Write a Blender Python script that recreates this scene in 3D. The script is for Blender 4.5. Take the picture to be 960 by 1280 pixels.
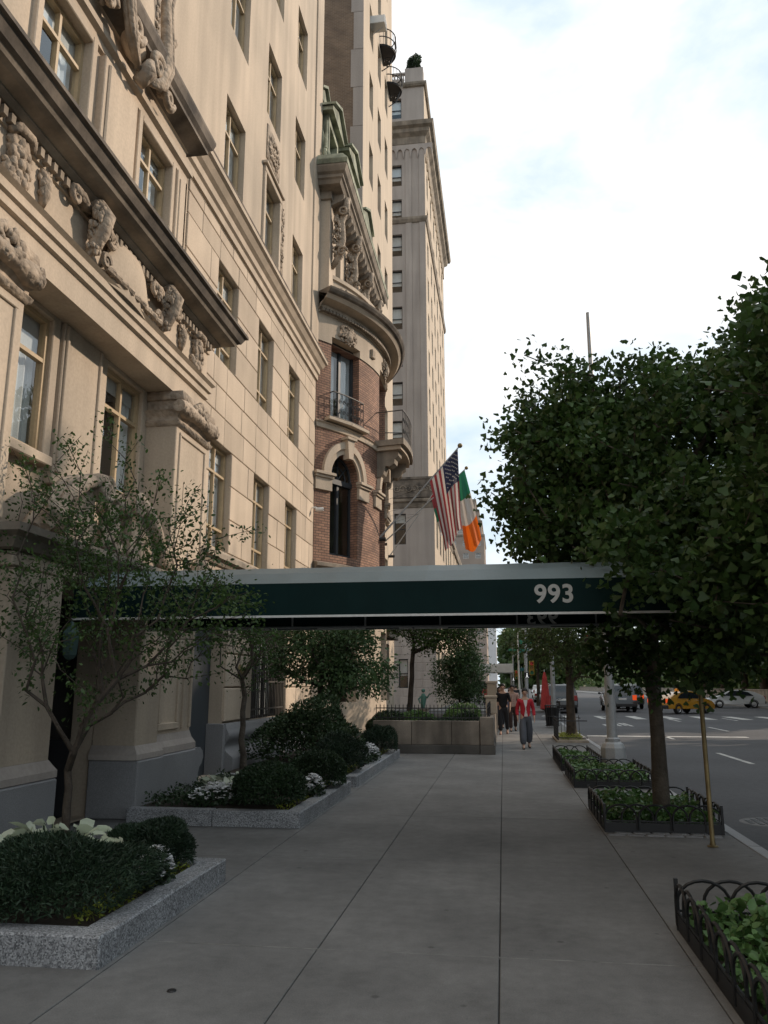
import bpy, math, random
import numpy as np
from mathutils import Vector, Matrix
R = math.radians
random.seed(7)
for o in list(bpy.data.objects): bpy.data.objects.remove(o)
scene = bpy.context.scene
COL = scene.collection

# ---------------------------------------------------------------- camera
CAM_H, PITCH, YAW = 1.68, R(12.243), R(8.285)
cd = bpy.data.cameras.new('camera'); cam = bpy.data.objects.new('camera', cd); COL.objects.link(cam)
cam.location = (0, 0, CAM_H); cam.rotation_euler = (R(90) + PITCH, 0, YAW)
cd.sensor_fit = 'AUTO'; cd.sensor_width = 36; cd.lens = 28.125
cd.clip_start = .05; cd.clip_end = 3000
scene.camera = cam
scene.render.resolution_x, scene.render.resolution_y = 768, 1024

# ---------------------------------------------------------------- sky + sun
SUN_EL, SUN_AZ = R(27), R(33)          # azimuth measured from +X (across the avenue) towards +Y (down the avenue)
sdir = Vector((math.cos(SUN_EL)*math.cos(SUN_AZ), math.cos(SUN_EL)*math.sin(SUN_AZ), math.sin(SUN_EL)))
world = bpy.data.worlds.new('World'); scene.world = world; world.use_nodes = True
wt = world.node_tree; wn = wt.nodes; wl = wt.links; wn.clear()
def wnode(t, **k):
    n = wn.new(t)
    for a, b in k.items(): setattr(n, a, b)
    return n
sky = wnode('ShaderNodeTexSky', sky_type='NISHITA', sun_disc=False)
sky.sun_elevation = SUN_EL; sky.sun_rotation = math.pi/2 - SUN_AZ
sky.air_density = 1.0; sky.dust_density = 2.2; sky.ozone_density = 1.2
tc = wnode('ShaderNodeTexCoord'); mp = wnode('ShaderNodeMapping'); mp.inputs['Scale'].default_value = (1.0, 1.0, 2.2)
mp.inputs['Location'].default_value = (.35, .1, .22)
nz = wnode('ShaderNodeTexNoise'); nz.inputs['Scale'].default_value = 2.3; nz.inputs['Detail'].default_value = 9; nz.inputs['Roughness'].default_value = .56
nz.inputs['Distortion'].default_value = .25
cr = wnode('ShaderNodeValToRGB'); cr.color_ramp.elements[0].position = .36; cr.color_ramp.elements[1].position = .60; cr.color_ramp.elements[0].color = (.78,.78,.78,1)
cr.color_ramp.interpolation = 'EASE'
mx = wnode('ShaderNodeMixRGB')
c2 = wnode('ShaderNodeValToRGB'); c2.color_ramp.elements[0].position = .36; c2.color_ramp.elements[1].position = .60; c2.color_ramp.elements[0].color = (.59,.80,.96,1); c2.color_ramp.elements[1].color = (1,1,1,1)
cs = wnode('ShaderNodeVectorMath', operation='SCALE'); cs.inputs['Scale'].default_value = 15.4
bg = wnode('ShaderNodeBackground'); bg.inputs['Strength'].default_value = .10
out = wnode('ShaderNodeOutputWorld')
wl.new(tc.outputs['Generated'], mp.inputs[0]); wl.new(mp.outputs[0], nz.inputs['Vector']); wl.new(nz.outputs['Fac'], cr.inputs[0])
wl.new(nz.outputs['Fac'], c2.inputs[0]); wl.new(c2.outputs[0], cs.inputs[0]); wl.new(cs.outputs[0], mx.inputs[2]); wl.new(cr.outputs[0], mx.inputs[0]); wl.new(sky.outputs[0], mx.inputs[1]); wl.new(mx.outputs[0], bg.inputs[0]); wl.new(bg.outputs[0], out.inputs[0])
sl = bpy.data.lights.new('sun', 'SUN'); sl.energy = 4.9; sl.angle = R(.6); sl.color = (1, .82, .65)
so = bpy.data.objects.new('sun', sl); COL.objects.link(so); so.location = (60, 40, 60)
so.rotation_euler = sdir.to_track_quat('Z', 'Y').to_euler()
vs = scene.view_settings; vs.view_transform = 'Standard'; vs.look = 'None'; vs.exposure = -.38; vs.gamma = 1; vs.use_curve_mapping = False
scene.render.engine = 'CYCLES'
scene.cycles.max_bounces = 6; scene.cycles.transparent_max_bounces = 8

# ---------------------------------------------------------------- photo pixel -> place (a pixel gives a direction; the plane it meets gives the distance)
_f = np.array([-math.sin(YAW)*math.cos(PITCH), math.cos(YAW)*math.cos(PITCH), math.sin(PITCH)])
_r = np.array([math.cos(YAW), math.sin(YAW), 0]); _u = np.cross(_r, _f); _c = np.array([0, 0, CAM_H])
def _ray(u, v): return _r*(u-480)/1000 - _u*(v-640)/1000 + _f
def onX(u, v, x): r = _ray(u, v); return _c + r*((x-_c[0])/r[0])
def onY(u, v, y): r = _ray(u, v); return _c + r*((y-_c[1])/r[1])

# ---------------------------------------------------------------- mesh helpers
class MB:
    def __init__(s): s.v = []; s.f = []; s.m = []; s.cm = 0
    def add(s, vs, fs):
        b = len(s.v); s.v += [tuple(p) for p in vs]
        for f in fs: s.f.append(tuple(b+i for i in f)); s.m.append(s.cm)
    def quad(s, a, b, c, d): s.add([a, b, c, d], [(0, 1, 2, 3)])
    def box(s, x0, x1, y0, y1, z0, z1):
        s.add([(x0,y0,z0),(x1,y0,z0),(x1,y1,z0),(x0,y1,z0),(x0,y0,z1),(x1,y0,z1),(x1,y1,z1),(x0,y1,z1)],
              [(0,3,2,1),(4,5,6,7),(0,1,5,4),(1,2,6,5),(2,3,7,6),(3,0,4,7)])
    def cbox(s, x0, x1, y0, y1, z0, z1, c=.01):
        X = (x0, x1); Y = (y0, y1); Z = (z0, z1); vs = []
        def ix(i, j, k, a): return ((i*2+j)*2+k)*3+a
        for i in (0, 1):
            for j in (0, 1):
                for k in (0, 1):
                    p = (X[i], Y[j], Z[k]); d = (1-2*i, 1-2*j, 1-2*k)
                    for a in range(3): vs.append(tuple(p[b] + (0 if b == a else d[b]*c) for b in range(3)))
        fs = []
        for a in range(3):
            b1, b2 = (a+1) % 3, (a+2) % 3
            for e in (0, 1):
                q = []
                for (m, n) in ((0,0),(1,0),(1,1),(0,1)):
                    t = [0,0,0]; t[a] = e; t[b1] = m; t[b2] = n; q.append(ix(*t, a))
                fs.append(q if e else q[::-1])
        for a in range(3):                       # edges parallel to axis a
            b1, b2 = (a+1) % 3, (a+2) % 3
            for m in (0, 1):
                for n in (0, 1):
                    t0 = [0,0,0]; t0[b1] = m; t0[b2] = n; t1 = list(t0); t1[a] = 1
                    q = [ix(*t0, b1), ix(*t1, b1), ix(*t1, b2), ix(*t0, b2)]
                    fs.append(q if (m ^ n) else q[::-1])
        for i in (0, 1):
            for j in (0, 1):
                for k in (0, 1):
                    q = [ix(i,j,k,0), ix(i,j,k,1), ix(i,j,k,2)]
                    fs.append(q if (i+j+k) % 2 else q[::-1])
        s.add(vs, fs)
    def tube(s, path, rad, n=6, cap=True):
        path = [Vector(p) for p in path]
        if not hasattr(rad, '__len__'): rad = [rad]*len(path)
        rings = []; prev = None
        for i, p in enumerate(path):
            t = (path[min(i+1, len(path)-1)] - path[max(i-1, 0)])
            t = t.normalized() if t.length > 1e-9 else Vector((0,0,1))
            a = prev - t*prev.dot(t) if prev is not None else Vector((0,0,0))
            if a.length < 1e-4:
                a = t.cross(Vector((0,0,1)));
                if a.length < 1e-3: a = t.cross(Vector((0,1,0)))
            a.normalize(); b = t.cross(a); prev = a
            rings.append([p + (a*math.cos(2*math.pi*k/n) + b*math.sin(2*math.pi*k/n))*rad[i] for k in range(n)])
        vs = [q for r_ in rings for q in r_]; fs = []
        for i in range(len(path)-1):
            for k in range(n): fs.append((i*n+k, i*n+(k+1) % n, (i+1)*n+(k+1) % n, (i+1)*n+k))
        if cap: fs += [tuple(range(n))[::-1], tuple((len(path)-1)*n+k for k in range(n))]
        s.add(vs, fs)
    def lathe(s, prof, c, n=16, axis='z', a0=0, a1=2*math.pi):
        full = abs(a1-a0-2*math.pi) < 1e-6; m = n if full else n+1; vs = []; fs = []
        for r_, h in prof:
            for k in range(m):
                a = a0+(a1-a0)*k/n; p, q = r_*math.cos(a), r_*math.sin(a)
                vs.append((c[0]+p, c[1]+q, c[2]+h) if axis == 'z' else (c[0]+p, c[1]+h, c[2]+q) if axis == 'y' else (c[0]+h, c[1]+p, c[2]+q))
        for i in range(len(prof)-1):
            for k in range(n): fs.append((i*m+k, i*m+(k+1) % m, (i+1)*m+(k+1) % m, (i+1)*m+k))
        s.add(vs, fs)
    def ball(s, c, rx, ry=None, rz=None, n=8, h=5):
        ry = ry or rx; rz = rz or rx; vs = [(c[0], c[1], c[2]-rz)]; fs = []
        for i in range(1, h):
            t = math.pi*i/h
            for k in range(n):
                a = 2*math.pi*k/n; vs.append((c[0]+rx*math.sin(t)*math.cos(a), c[1]+ry*math.sin(t)*math.sin(a), c[2]-rz*math.cos(t)))
        vs.append((c[0], c[1], c[2]+rz)); L = len(vs)-1
        for k in range(n): fs.append((0, 1+(k+1) % n, 1+k)); fs.append((L, 1+(h-2)*n+k, 1+(h-2)*n+(k+1) % n))
        for i in range(h-2):
            for k in range(n): fs.append((1+i*n+k, 1+i*n+(k+1) % n, 1+(i+1)*n+(k+1) % n, 1+(i+1)*n+k))
        s.add(vs, fs)
    def mould(s, path, prof, z=0, closed=False):
        """sweep profile [(out, z)] along a plan path [(x, y)], out = right-hand side, mitred; closed profile section capped"""
        n = len(path); P = []
        for i in range(n):
            p = Vector(path[i]); a = Vector(path[i-1]) if (i > 0 or closed) else None; b = Vector(path[(i+1) % n]) if (i < n-1 or closed) else None
            ns = []
            if a is not None: d = (p-a).normalized(); ns.append(Vector((d.y, -d.x)))
            if b is not None: d = (b-p).normalized(); ns.append(Vector((d.y, -d.x)))
            m = ns[0] if len(ns) == 1 else (ns[0]+ns[1]).normalized()
            P.append((p, m/max(.3, m.dot(ns[0]))))
        k = len(prof); vs = [(p.x+m.x*o, p.y+m.y*o, z+h) for p, m in P for o, h in prof]; fs = []
        for i in range(n if closed else n-1):
            j = (i+1) % n
            for q in range(k-1): fs.append((i*k+q, j*k+q, j*k+q+1, i*k+q+1))
        if not closed: fs += [tuple(range(k)), tuple((n-1)*k+q for q in range(k))[::-1]]
        s.add(vs, fs)
    def prism(s, pts, fn, d0, d1):
        """polygon pts [(a, b)] extruded from d0 to d1; fn(a, b, d) -> xyz"""
        n = len(pts); vs = [fn(a, b, d0) for a, b in pts] + [fn(a, b, d1) for a, b in pts]
        s.add(vs, [tuple(range(n))[::-1], tuple(range(n, 2*n))] + [(i, (i+1) % n, n+(i+1) % n, n+i) for i in range(n)])
    def spiral(s, c, r0, turns, rad, ax=('y', 'z'), flip=1, start=0, n=5, depth=0):
        A = {'x': Vector((1,0,0)), 'y': Vector((0,1,0)), 'z': Vector((0,0,1))}; p = []; rr = []; N = int(14*turns)
        for i in range(N+1):
            t = i/N; a = start+flip*t*turns*2*math.pi; r_ = r0*(1-.85*t); p.append(Vector(c)+A[ax[0]]*r_*math.cos(a)+A[ax[1]]*r_*math.sin(a)); rr.append(rad*(1-.5*t))
        s.tube(p, rr, n)
    def bend(s, fn): s.v = [tuple(fn(*p)) for p in s.v]; return s
    def mesh(s, name='m'):
        me = bpy.data.meshes.new(name); me.from_pydata(s.v, [], s.f); me.update()
        if any(s.m): me.polygons.foreach_set('material_index', s.m)
        return me
LOC = {}
def link(o, parent=None, loc=(0,0,0), rz=0):
    COL.objects.link(o); o.location = loc
    if rz: o.rotation_euler = (0, 0, rz)
    if parent is not None: o.parent = parent
    return o
def setmats(me, mats):
    me.materials.clear()
    for m in (mats if isinstance(mats, (list, tuple)) else [mats]): me.materials.append(m)
def smooth(me, ang=40):
    me.shade_smooth()
    try: me.set_sharp_from_angle(angle=R(ang))
    except Exception: pass
def obj(name, mb, mats, parent=None, sm=False, loc=None, rz=0):
    """one mesh object; built in world coordinates unless loc is given; children follow their thing's base"""
    me = mb.mesh(name) if isinstance(mb, MB) else mb
    if mats is not None: setmats(me, mats)
    if sm: smooth(me, sm if sm is not True else 40)
    o = bpy.data.objects.new(name, me)
    base = LOC.get(parent.name, (0,0,0)) if parent is not None else (0,0,0)
    l = loc if loc is not None else (0,0,0)
    link(o, parent, (l[0]-base[0], l[1]-base[1], l[2]-base[2]), rz)
    return o
def tag(o, label=None, cat=None, group=None, kind=None):
    for k, v in (('label', label), ('category', cat), ('group', group), ('kind', kind)):
        if v: o[k] = v
    return o
def thing(name, loc, label, cat, group=None, rz=0):
    o = bpy.data.objects.new(name, None); o.empty_display_size = .2; link(o, None, loc, rz); LOC[o.name] = tuple(loc)
    return tag(o, label, cat, group)
def tlocal(name, label, cat, group=None):
    """a thing whose parts are modelled round its own origin"""
    o = bpy.data.objects.new(name, None); o.empty_display_size = .2; link(o); LOC[o.name] = (0,0,0); return tag(o, label, cat, group)
def kids(o): return [c for c in bpy.data.objects if c.parent == o]
def copy_tree(o, parent=None):
    c = o.copy(); COL.objects.link(c)
    if parent is not None: c.parent = parent
    for ch in kids(o): copy_tree(ch, c)
    return c
def place(o, loc, rz=0, s=1):
    o.location = loc; o.rotation_euler = (0, 0, rz); o.scale = (s, s, s); return o

# ---------------------------------------------------------------- materials
MATS = {}
def nodes(name):
    m = bpy.data.materials.new(name); m.use_nodes = True; t = m.node_tree; t.nodes.clear(); MATS[name] = m
    o = t.nodes.new('ShaderNodeOutputMaterial'); return m, t, o
def N(t, typ, **k):
    n = t.nodes.new(typ)
    for a, b in k.items():
        if a.startswith('i_'): n.inputs[a[2:].replace('_', ' ')].default_value = b
        else: setattr(n, a, b)
    return n
def rgba(c): return (c[0], c[1], c[2], 1)
def sc(c, k): return tuple(min(1, x*k) for x in c)
def mat(name, c, rough=.8, var=.15, scale=1.5, fine=40, bump=.15, bd=.01, metal=0, spec=.4, tint=None, island=0, coat=0, streak=0, fvar=.08, blot=0):
    """base colour with a broad wear noise, a fine grain and a matching fine relief"""
    m, t, o = nodes(name); L = t.links.new
    g = N(t, 'ShaderNodeNewGeometry'); p = g.outputs['Position']
    n1 = N(t, 'ShaderNodeTexNoise'); n1.inputs['Scale'].default_value = scale; n1.inputs['Detail'].default_value = 6; L(p, n1.inputs['Vector'])
    r1 = N(t, 'ShaderNodeValToRGB'); r1.color_ramp.elements[0].position = .3; r1.color_ramp.elements[1].position = .72
    r1.color_ramp.elements[0].color = rgba(sc(c, 1-var)); r1.color_ramp.elements[1].color = rgba(tint or sc(c, 1+var)); L(n1.outputs['Fac'], r1.inputs[0])
    n2 = N(t, 'ShaderNodeTexNoise'); n2.inputs['Scale'].default_value = fine; n2.inputs['Detail'].default_value = 4; L(p, n2.inputs['Vector'])
    mr = N(t, 'ShaderNodeMapRange'); mr.inputs['From Min'].default_value = .3; mr.inputs['From Max'].default_value = .7
    mr.inputs['To Min'].default_value = 1-fvar; mr.inputs['To Max'].default_value = 1+fvar; L(n2.outputs['Fac'], mr.inputs['Value'])
    mu = N(t, 'ShaderNodeVectorMath', operation='SCALE'); L(r1.outputs[0], mu.inputs[0]); L(mr.outputs[0], mu.inputs['Scale']); col = mu.outputs[0]
    if streak:
        mpn = N(t, 'ShaderNodeMapping'); mpn.inputs['Scale'].default_value = (2.2, 2.2, .16); L(p, mpn.inputs[0])
        n3 = N(t, 'ShaderNodeTexNoise'); n3.inputs['Scale'].default_value = 1.0; n3.inputs['Detail'].default_value = 7; L(mpn.outputs[0], n3.inputs['Vector'])
        m3 = N(t, 'ShaderNodeMapRange'); m3.inputs['From Min'].default_value = .35; m3.inputs['From Max'].default_value = .65; m3.inputs['To Min'].default_value = 1-streak; m3.inputs['To Max'].default_value = 1+streak*.4
        L(n3.outputs['Fac'], m3.inputs['Value']); s3 = N(t, 'ShaderNodeVectorMath', operation='SCALE'); L(col, s3.inputs[0]); L(m3.outputs[0], s3.inputs['Scale']); col = s3.outputs[0]
    if blot:
        n5 = N(t, 'ShaderNodeTexNoise'); n5.inputs['Scale'].default_value = 7; n5.inputs['Detail'].default_value = 8; n5.inputs['Roughness'].default_value = .7; L(p, n5.inputs['Vector'])
        m5 = N(t, 'ShaderNodeMapRange'); m5.inputs['From Min'].default_value = .35; m5.inputs['From Max'].default_value = .65; m5.inputs['To Min'].default_value = 1-blot; m5.inputs['To Max'].default_value = 1+blot*.6
        vg = N(t, 'ShaderNodeTexVoronoi'); vg.inputs['Scale'].default_value = 2.6; L(p, vg.inputs['Vector']); mg = N(t, 'ShaderNodeMapRange'); mg.inputs['From Min'].default_value = .045; mg.inputs['From Max'].default_value = .075; mg.inputs['To Min'].default_value = .62; mg.inputs['To Max'].default_value = 1.0; L(vg.outputs['Distance'], mg.inputs['Value']); sg = N(t, 'ShaderNodeVectorMath', operation='SCALE'); L(col, sg.inputs[0]); L(mg.outputs[0], sg.inputs['Scale']); col = sg.outputs[0]
        L(n5.outputs['Fac'], m5.inputs['Value']); s5 = N(t, 'ShaderNodeVectorMath', operation='SCALE'); L(col, s5.inputs[0]); L(m5.outputs[0], s5.inputs['Scale']); col = s5.outputs[0]
    if island:
        m4 = N(t, 'ShaderNodeMapRange'); m4.inputs['To Min'].default_value = 1-island; m4.inputs['To Max'].default_value = 1+island
        oi = N(t, 'ShaderNodeObjectInfo'); L(oi.outputs['Random'], m4.inputs['Value']); s4 = N(t, 'ShaderNodeVectorMath', operation='SCALE'); L(col, s4.inputs[0]); L(m4.outputs[0], s4.inputs['Scale']); col = s4.outputs[0]
    b = N(t, 'ShaderNodeBsdfPrincipled'); b.inputs['Roughness'].default_value = rough; b.inputs['Metallic'].default_value = metal
    b.inputs['Specular IOR Level'].default_value = spec; b.inputs['Coat Weight'].default_value = coat
    L(col, b.inputs['Base Color'])
    if bump:
        bn = N(t, 'ShaderNodeBump'); bn.inputs['Strength'].default_value = bump; bn.inputs['Distance'].default_value = bd; L(n2.outputs['Fac'], bn.inputs['Height']); L(bn.outputs[0], b.inputs['Normal'])
    L(b.outputs[0], o.inputs[0]); return m
def carvemat(name, c):
    m, t, o = nodes(name); L = t.links.new; g = N(t, 'ShaderNodeNewGeometry'); p = g.outputs['Position']
    v = N(t, 'ShaderNodeTexVoronoi'); v.inputs['Scale'].default_value = 13; L(p, v.inputs['Vector']); v2 = N(t, 'ShaderNodeTexNoise'); v2.inputs['Scale'].default_value = 30; v2.inputs['Detail'].default_value = 5; L(p, v2.inputs['Vector'])
    a = N(t, 'ShaderNodeMath', operation='MULTIPLY_ADD'); a.inputs[1].default_value = .5; L(v2.outputs['Fac'], a.inputs[0]); L(v.outputs['Distance'], a.inputs[2])
    n1 = N(t, 'ShaderNodeTexNoise'); n1.inputs['Scale'].default_value = 5; n1.inputs['Detail'].default_value = 7; L(p, n1.inputs['Vector'])
    r = N(t, 'ShaderNodeValToRGB'); r.color_ramp.elements[0].position = .32; r.color_ramp.elements[1].position = .62; r.color_ramp.elements[0].color = rgba(sc(c,.52)); r.color_ramp.elements[1].color = rgba(sc(c,1.12)); L(n1.outputs['Fac'], r.inputs[0])
    b = N(t, 'ShaderNodeBsdfPrincipled'); b.inputs['Roughness'].default_value = .9; L(r.outputs[0], b.inputs['Base Color'])
    bn = N(t, 'ShaderNodeBump'); bn.invert = True; bn.inputs['Strength'].default_value = 1.0; bn.inputs['Distance'].default_value = .02; L(a.outputs[0], bn.inputs['Height']); L(bn.outputs[0], b.inputs['Normal']); L(b.outputs[0], o.inputs[0]); return m
def leafmat(name, c, c2, trans=.3, rough=.5):
    m, t, o = nodes(name); L = t.links.new
    g = N(t, 'ShaderNodeNewGeometry'); mi = N(t, 'ShaderNodeMixRGB'); mi.inputs[1].default_value = rgba(c); mi.inputs[2].default_value = rgba(c2); L(g.outputs['Random Per Island'], mi.inputs[0])
    n1 = N(t, 'ShaderNodeTexNoise'); n1.inputs['Scale'].default_value = 1.6; L(g.outputs['Position'], n1.inputs['Vector'])
    mr = N(t, 'ShaderNodeMapRange'); mr.inputs['From Min'].default_value = .3; mr.inputs['From Max'].default_value = .7; mr.inputs['To Min'].default_value = .7; mr.inputs['To Max'].default_value = 1.3; L(n1.outputs['Fac'], mr.inputs['Value'])
    s = N(t, 'ShaderNodeVectorMath', operation='SCALE'); L(mi.outputs[0], s.inputs[0]); L(mr.outputs[0], s.inputs['Scale'])
    b = N(t, 'ShaderNodeBsdfPrincipled'); b.inputs['Roughness'].default_value = rough; b.inputs['Specular IOR Level'].default_value = .35; L(s.outputs[0], b.inputs['Base Color'])
    tr = N(t, 'ShaderNodeBsdfTranslucent'); L(s.outputs[0], tr.inputs[0]); ms = N(t, 'ShaderNodeMixShader'); ms.inputs[0].default_value = trans
    L(b.outputs[0], ms.inputs[1]); L(tr.outputs[0], ms.inputs[2]); L(ms.outputs[0], o.inputs[0]); return m
def speckle(name, c1, c2, c3, scale=90, rough=.6):
    m, t, o = nodes(name); L = t.links.new; g = N(t, 'ShaderNodeNewGeometry')
    v = N(t, 'ShaderNodeTexVoronoi'); v.inputs['Scale'].default_value = scale; L(g.outputs['Position'], v.inputs['Vector'])
    bw = N(t, 'ShaderNodeSeparateColor'); L(v.outputs['Color'], bw.inputs[0])
    r = N(t, 'ShaderNodeValToRGB'); e = r.color_ramp.elements; e[0].position = 0; e[0].color = rgba(c1); e[1].position = 1; e[1].color = rgba(c3); k = e.new(.5); k.color = rgba(c2); L(bw.outputs[0], r.inputs[0])
    n1 = N(t, 'ShaderNodeTexNoise'); n1.inputs['Scale'].default_value = 2; n1.inputs['Detail'].default_value = 6; L(g.outputs['Position'], n1.inputs['Vector'])
    mr = N(t, 'ShaderNodeMapRange'); mr.inputs['From Min'].default_value = .3; mr.inputs['From Max'].default_value = .7; mr.inputs['To Min'].default_value = .75; mr.inputs['To Max'].default_value = 1.15; L(n1.outputs['Fac'], mr.inputs['Value'])
    s = N(t, 'ShaderNodeVectorMath', operation='SCALE'); L(r.outputs[0], s.inputs[0]); L(mr.outputs[0], s.inputs['Scale'])
    b = N(t, 'ShaderNodeBsdfPrincipled'); b.inputs['Roughness'].default_value = rough; L(s.outputs[0], b.inputs['Base Color'])
    bn = N(t, 'ShaderNodeBump'); bn.inputs['Strength'].default_value = .2; bn.inputs['Distance'].default_value = .004; L(bw.outputs[0], bn.inputs['Height']); L(bn.outputs[0], b.inputs['Normal'])
    L(b.outputs[0], o.inputs[0]); return m
def brickmat(name, c1, c2, mortar, bw=.2, bh=.067, uv=True):
    m, t, o = nodes(name); L = t.links.new
    src = N(t, 'ShaderNodeUVMap').outputs[0]
    b = N(t, 'ShaderNodeTexBrick'); b.inputs['Scale'].default_value = 1; b.inputs['Brick Width'].default_value = bw; b.inputs['Row Height'].default_value = bh
    b.inputs['Mortar Size'].default_value = .010; b.inputs['Mortar Smooth'].default_value = .2; b.inputs['Bias'].default_value = -.1
    b.inputs['Color1'].default_value = rgba(c1); b.inputs['Color2'].default_value = rgba(c2); b.inputs['Mortar'].default_value = rgba(mortar); L(src, b.inputs['Vector'])
    n1 = N(t, 'ShaderNodeTexNoise'); n1.inputs['Scale'].default_value = 1.4; n1.inputs['Detail'].default_value = 7; L(src, n1.inputs['Vector'])
    mr = N(t, 'ShaderNodeMapRange'); mr.inputs['From Min'].default_value = .3; mr.inputs['From Max'].default_value = .7; mr.inputs['To Min'].default_value = .72; mr.inputs['To Max'].default_value = 1.25; L(n1.outputs['Fac'], mr.inputs['Value'])
    s = N(t, 'ShaderNodeVectorMath', operation='SCALE'); L(b.outputs['Color'], s.inputs[0]); L(mr.outputs[0], s.inputs['Scale'])
    p = N(t, 'ShaderNodeBsdfPrincipled'); p.inputs['Roughness'].default_value = .85; L(s.outputs[0], p.inputs['Base Color'])
    bn = N(t, 'ShaderNodeBump'); bn.invert = True; bn.inputs['Strength'].default_value = .8; bn.inputs['Distance'].default_value = .012; L(b.outputs['Fac'], bn.inputs['Height']); L(bn.outputs[0], p.inputs['Normal'])
    L(p.outputs[0], o.inputs[0]); return m
def glassmat(name, tint=(.85,.88,.88), refl=2.0, ior=1.55):
    m, t, o = nodes(name); L = t.links.new
    tr = N(t, 'ShaderNodeBsdfTransparent'); tr.inputs[0].default_value = rgba(tint); gl = N(t, 'ShaderNodeBsdfGlossy'); gl.inputs['Roughness'].default_value = .015
    g = N(t, 'ShaderNodeNewGeometry'); nz_ = N(t, 'ShaderNodeTexNoise'); nz_.inputs['Scale'].default_value = 2.2; L(g.outputs['Position'], nz_.inputs['Vector'])
    bn = N(t, 'ShaderNodeBump'); bn.inputs['Strength'].default_value = .06; bn.inputs['Distance'].default_value = .05; L(nz_.outputs['Fac'], bn.inputs['Height']); L(bn.outputs[0], gl.inputs['Normal'])
    fr = N(t, 'ShaderNodeLayerWeight'); pw = N(t, 'ShaderNodeMath', operation='POWER'); pw.inputs[1].default_value = 3.2; L(fr.outputs['Facing'], pw.inputs[0]); mm = N(t, 'ShaderNodeMath', operation='MULTIPLY_ADD'); mm.inputs[1].default_value = .85; mm.inputs[2].default_value = .10; mm.use_clamp = True
    L(pw.outputs[0], mm.inputs[0]); ms = N(t, 'ShaderNodeMixShader'); L(mm.outputs[0], ms.inputs[0]); L(tr.outputs[0], ms.inputs[1]); L(gl.outputs[0], ms.inputs[2]); L(ms.outputs[0], o.inputs[0]); return m

LIME = mat('limestone', (.46,.385,.30), .85, .14, .5, 30, .25, .006, tint=(.53,.435,.335), streak=.16)
LIME_S = mat('limestone_block', (.48,.395,.305), .85, .12, .8, 35, .3, .006, island=.13, streak=.10)
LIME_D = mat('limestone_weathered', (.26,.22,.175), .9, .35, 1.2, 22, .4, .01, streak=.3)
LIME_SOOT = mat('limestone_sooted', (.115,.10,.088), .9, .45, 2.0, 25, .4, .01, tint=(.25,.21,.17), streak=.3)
CARVE = carvemat('carved_limestone', (.37,.30,.23))
LIME_G = mat('grey_limestone', (.38,.335,.30), .88, .1, .35, 20, .2, .006, streak=.12, island=.05)
LIME_T = mat('tower_limestone', (.49,.405,.31), .88, .08, .3, 20, .2, .006, streak=.08)
FRAME = mat('bronze_window_frame', (.40,.30,.18), .5, .1, 3, 30, .05, .002)
DFRAME = mat('dark_window_frame', (.03,.035,.04), .5, .1, 3, 30, .05, .002)
GLASS = glassmat('window_glass')
CURT = mat('curtain_cloth', (.66,.69,.71), .9, .08, 4, 60, .1, .003, island=.15)
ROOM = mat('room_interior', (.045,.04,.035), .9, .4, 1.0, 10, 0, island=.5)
GRANITE = speckle('grey_granite', (.075,.078,.085), (.23,.235,.245), (.40,.41,.42), 110, .65)
GRANITE_P = mat('granite_plinth', (.235,.235,.24), .6, .1, 1.4, 90, .1, .003, fvar=.2)
CONC = mat('sidewalk_concrete', (.155,.153,.149), .85, .20, .9, 120, .3, .003, island=.08, fvar=.14, tint=(.195,.192,.186), blot=.16)
CONC_L = mat('joint_mortar', (.04,.038,.035), .9, .15, 4, 60, .1)
SOIL = mat('planter_soil', (.035,.026,.018), .95, .3, 6, 50, .6, .02)
ASPH = mat('asphalt', (.055,.056,.061), .82, .28, .22, 90, .35, .006, fvar=.25, blot=.18)
PAINT = mat('road_paint', (.42,.42,.40), .8, .35, 2.5, 40, .15, .003, fvar=.3)
IRON = mat('black_iron', (.012,.012,.013), .5, .2, 4, 50, .1, .002, spec=.5)
IRON_G = mat('weathered_iron', (.06,.055,.05), .6, .3, 6, 50, .1, .002)
BARK = mat('grey_bark', (.095,.078,.06), .95, .35, 7, 30, .9, .02, streak=.25)
BARK_D = mat('dark_bark', (.055,.043,.033), .95, .35, 8, 40, .9, .015)
COPPER = mat('verdigris_copper', (.22,.245,.17), .8, .4, 2.6, 25, .25, .01, tint=(.42,.44,.33), streak=.4)
CANVAS = mat('green_canopy_canvas', (.003,.017,.017), .65, .15, 2, 120, .12, .002, spec=.12)
CANVAS_R = mat('sky_sheen_canopy_vinyl', (.125,.165,.175), .5, .12, 1.2, 60, .05, .002, spec=.7, streak=.08)  # roof paler than the valance: sky sheen put into its base colour
WHITEP = mat('white_paint', (.62,.62,.60), .5, .06, 2, 30, .05, .002)
BRASS = mat('brass_pole', (.21,.16,.075), .5, .3, 5, 60, .05, .002, metal=.5)
GALV = mat('galvanised_steel', (.33,.34,.345), .5, .12, 4, 40, .1, .002, metal=.25)
BLACKP = mat('black_plastic', (.015,.015,.016), .5, .1, 4, 40, .05, .002)
BRICK = brickmat('red_brick', (.32,.18,.118), (.215,.115,.08), (.085,.06,.048), .22, .08)
BRICK_B = brickmat('brown_brick', (.20,.135,.088), (.15,.10,.068), (.24,.19,.14), .21, .075)
BRICK_R = brickmat('far_red_brick', (.25,.09,.06), (.20,.07,.05), (.3,.25,.2))
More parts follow.
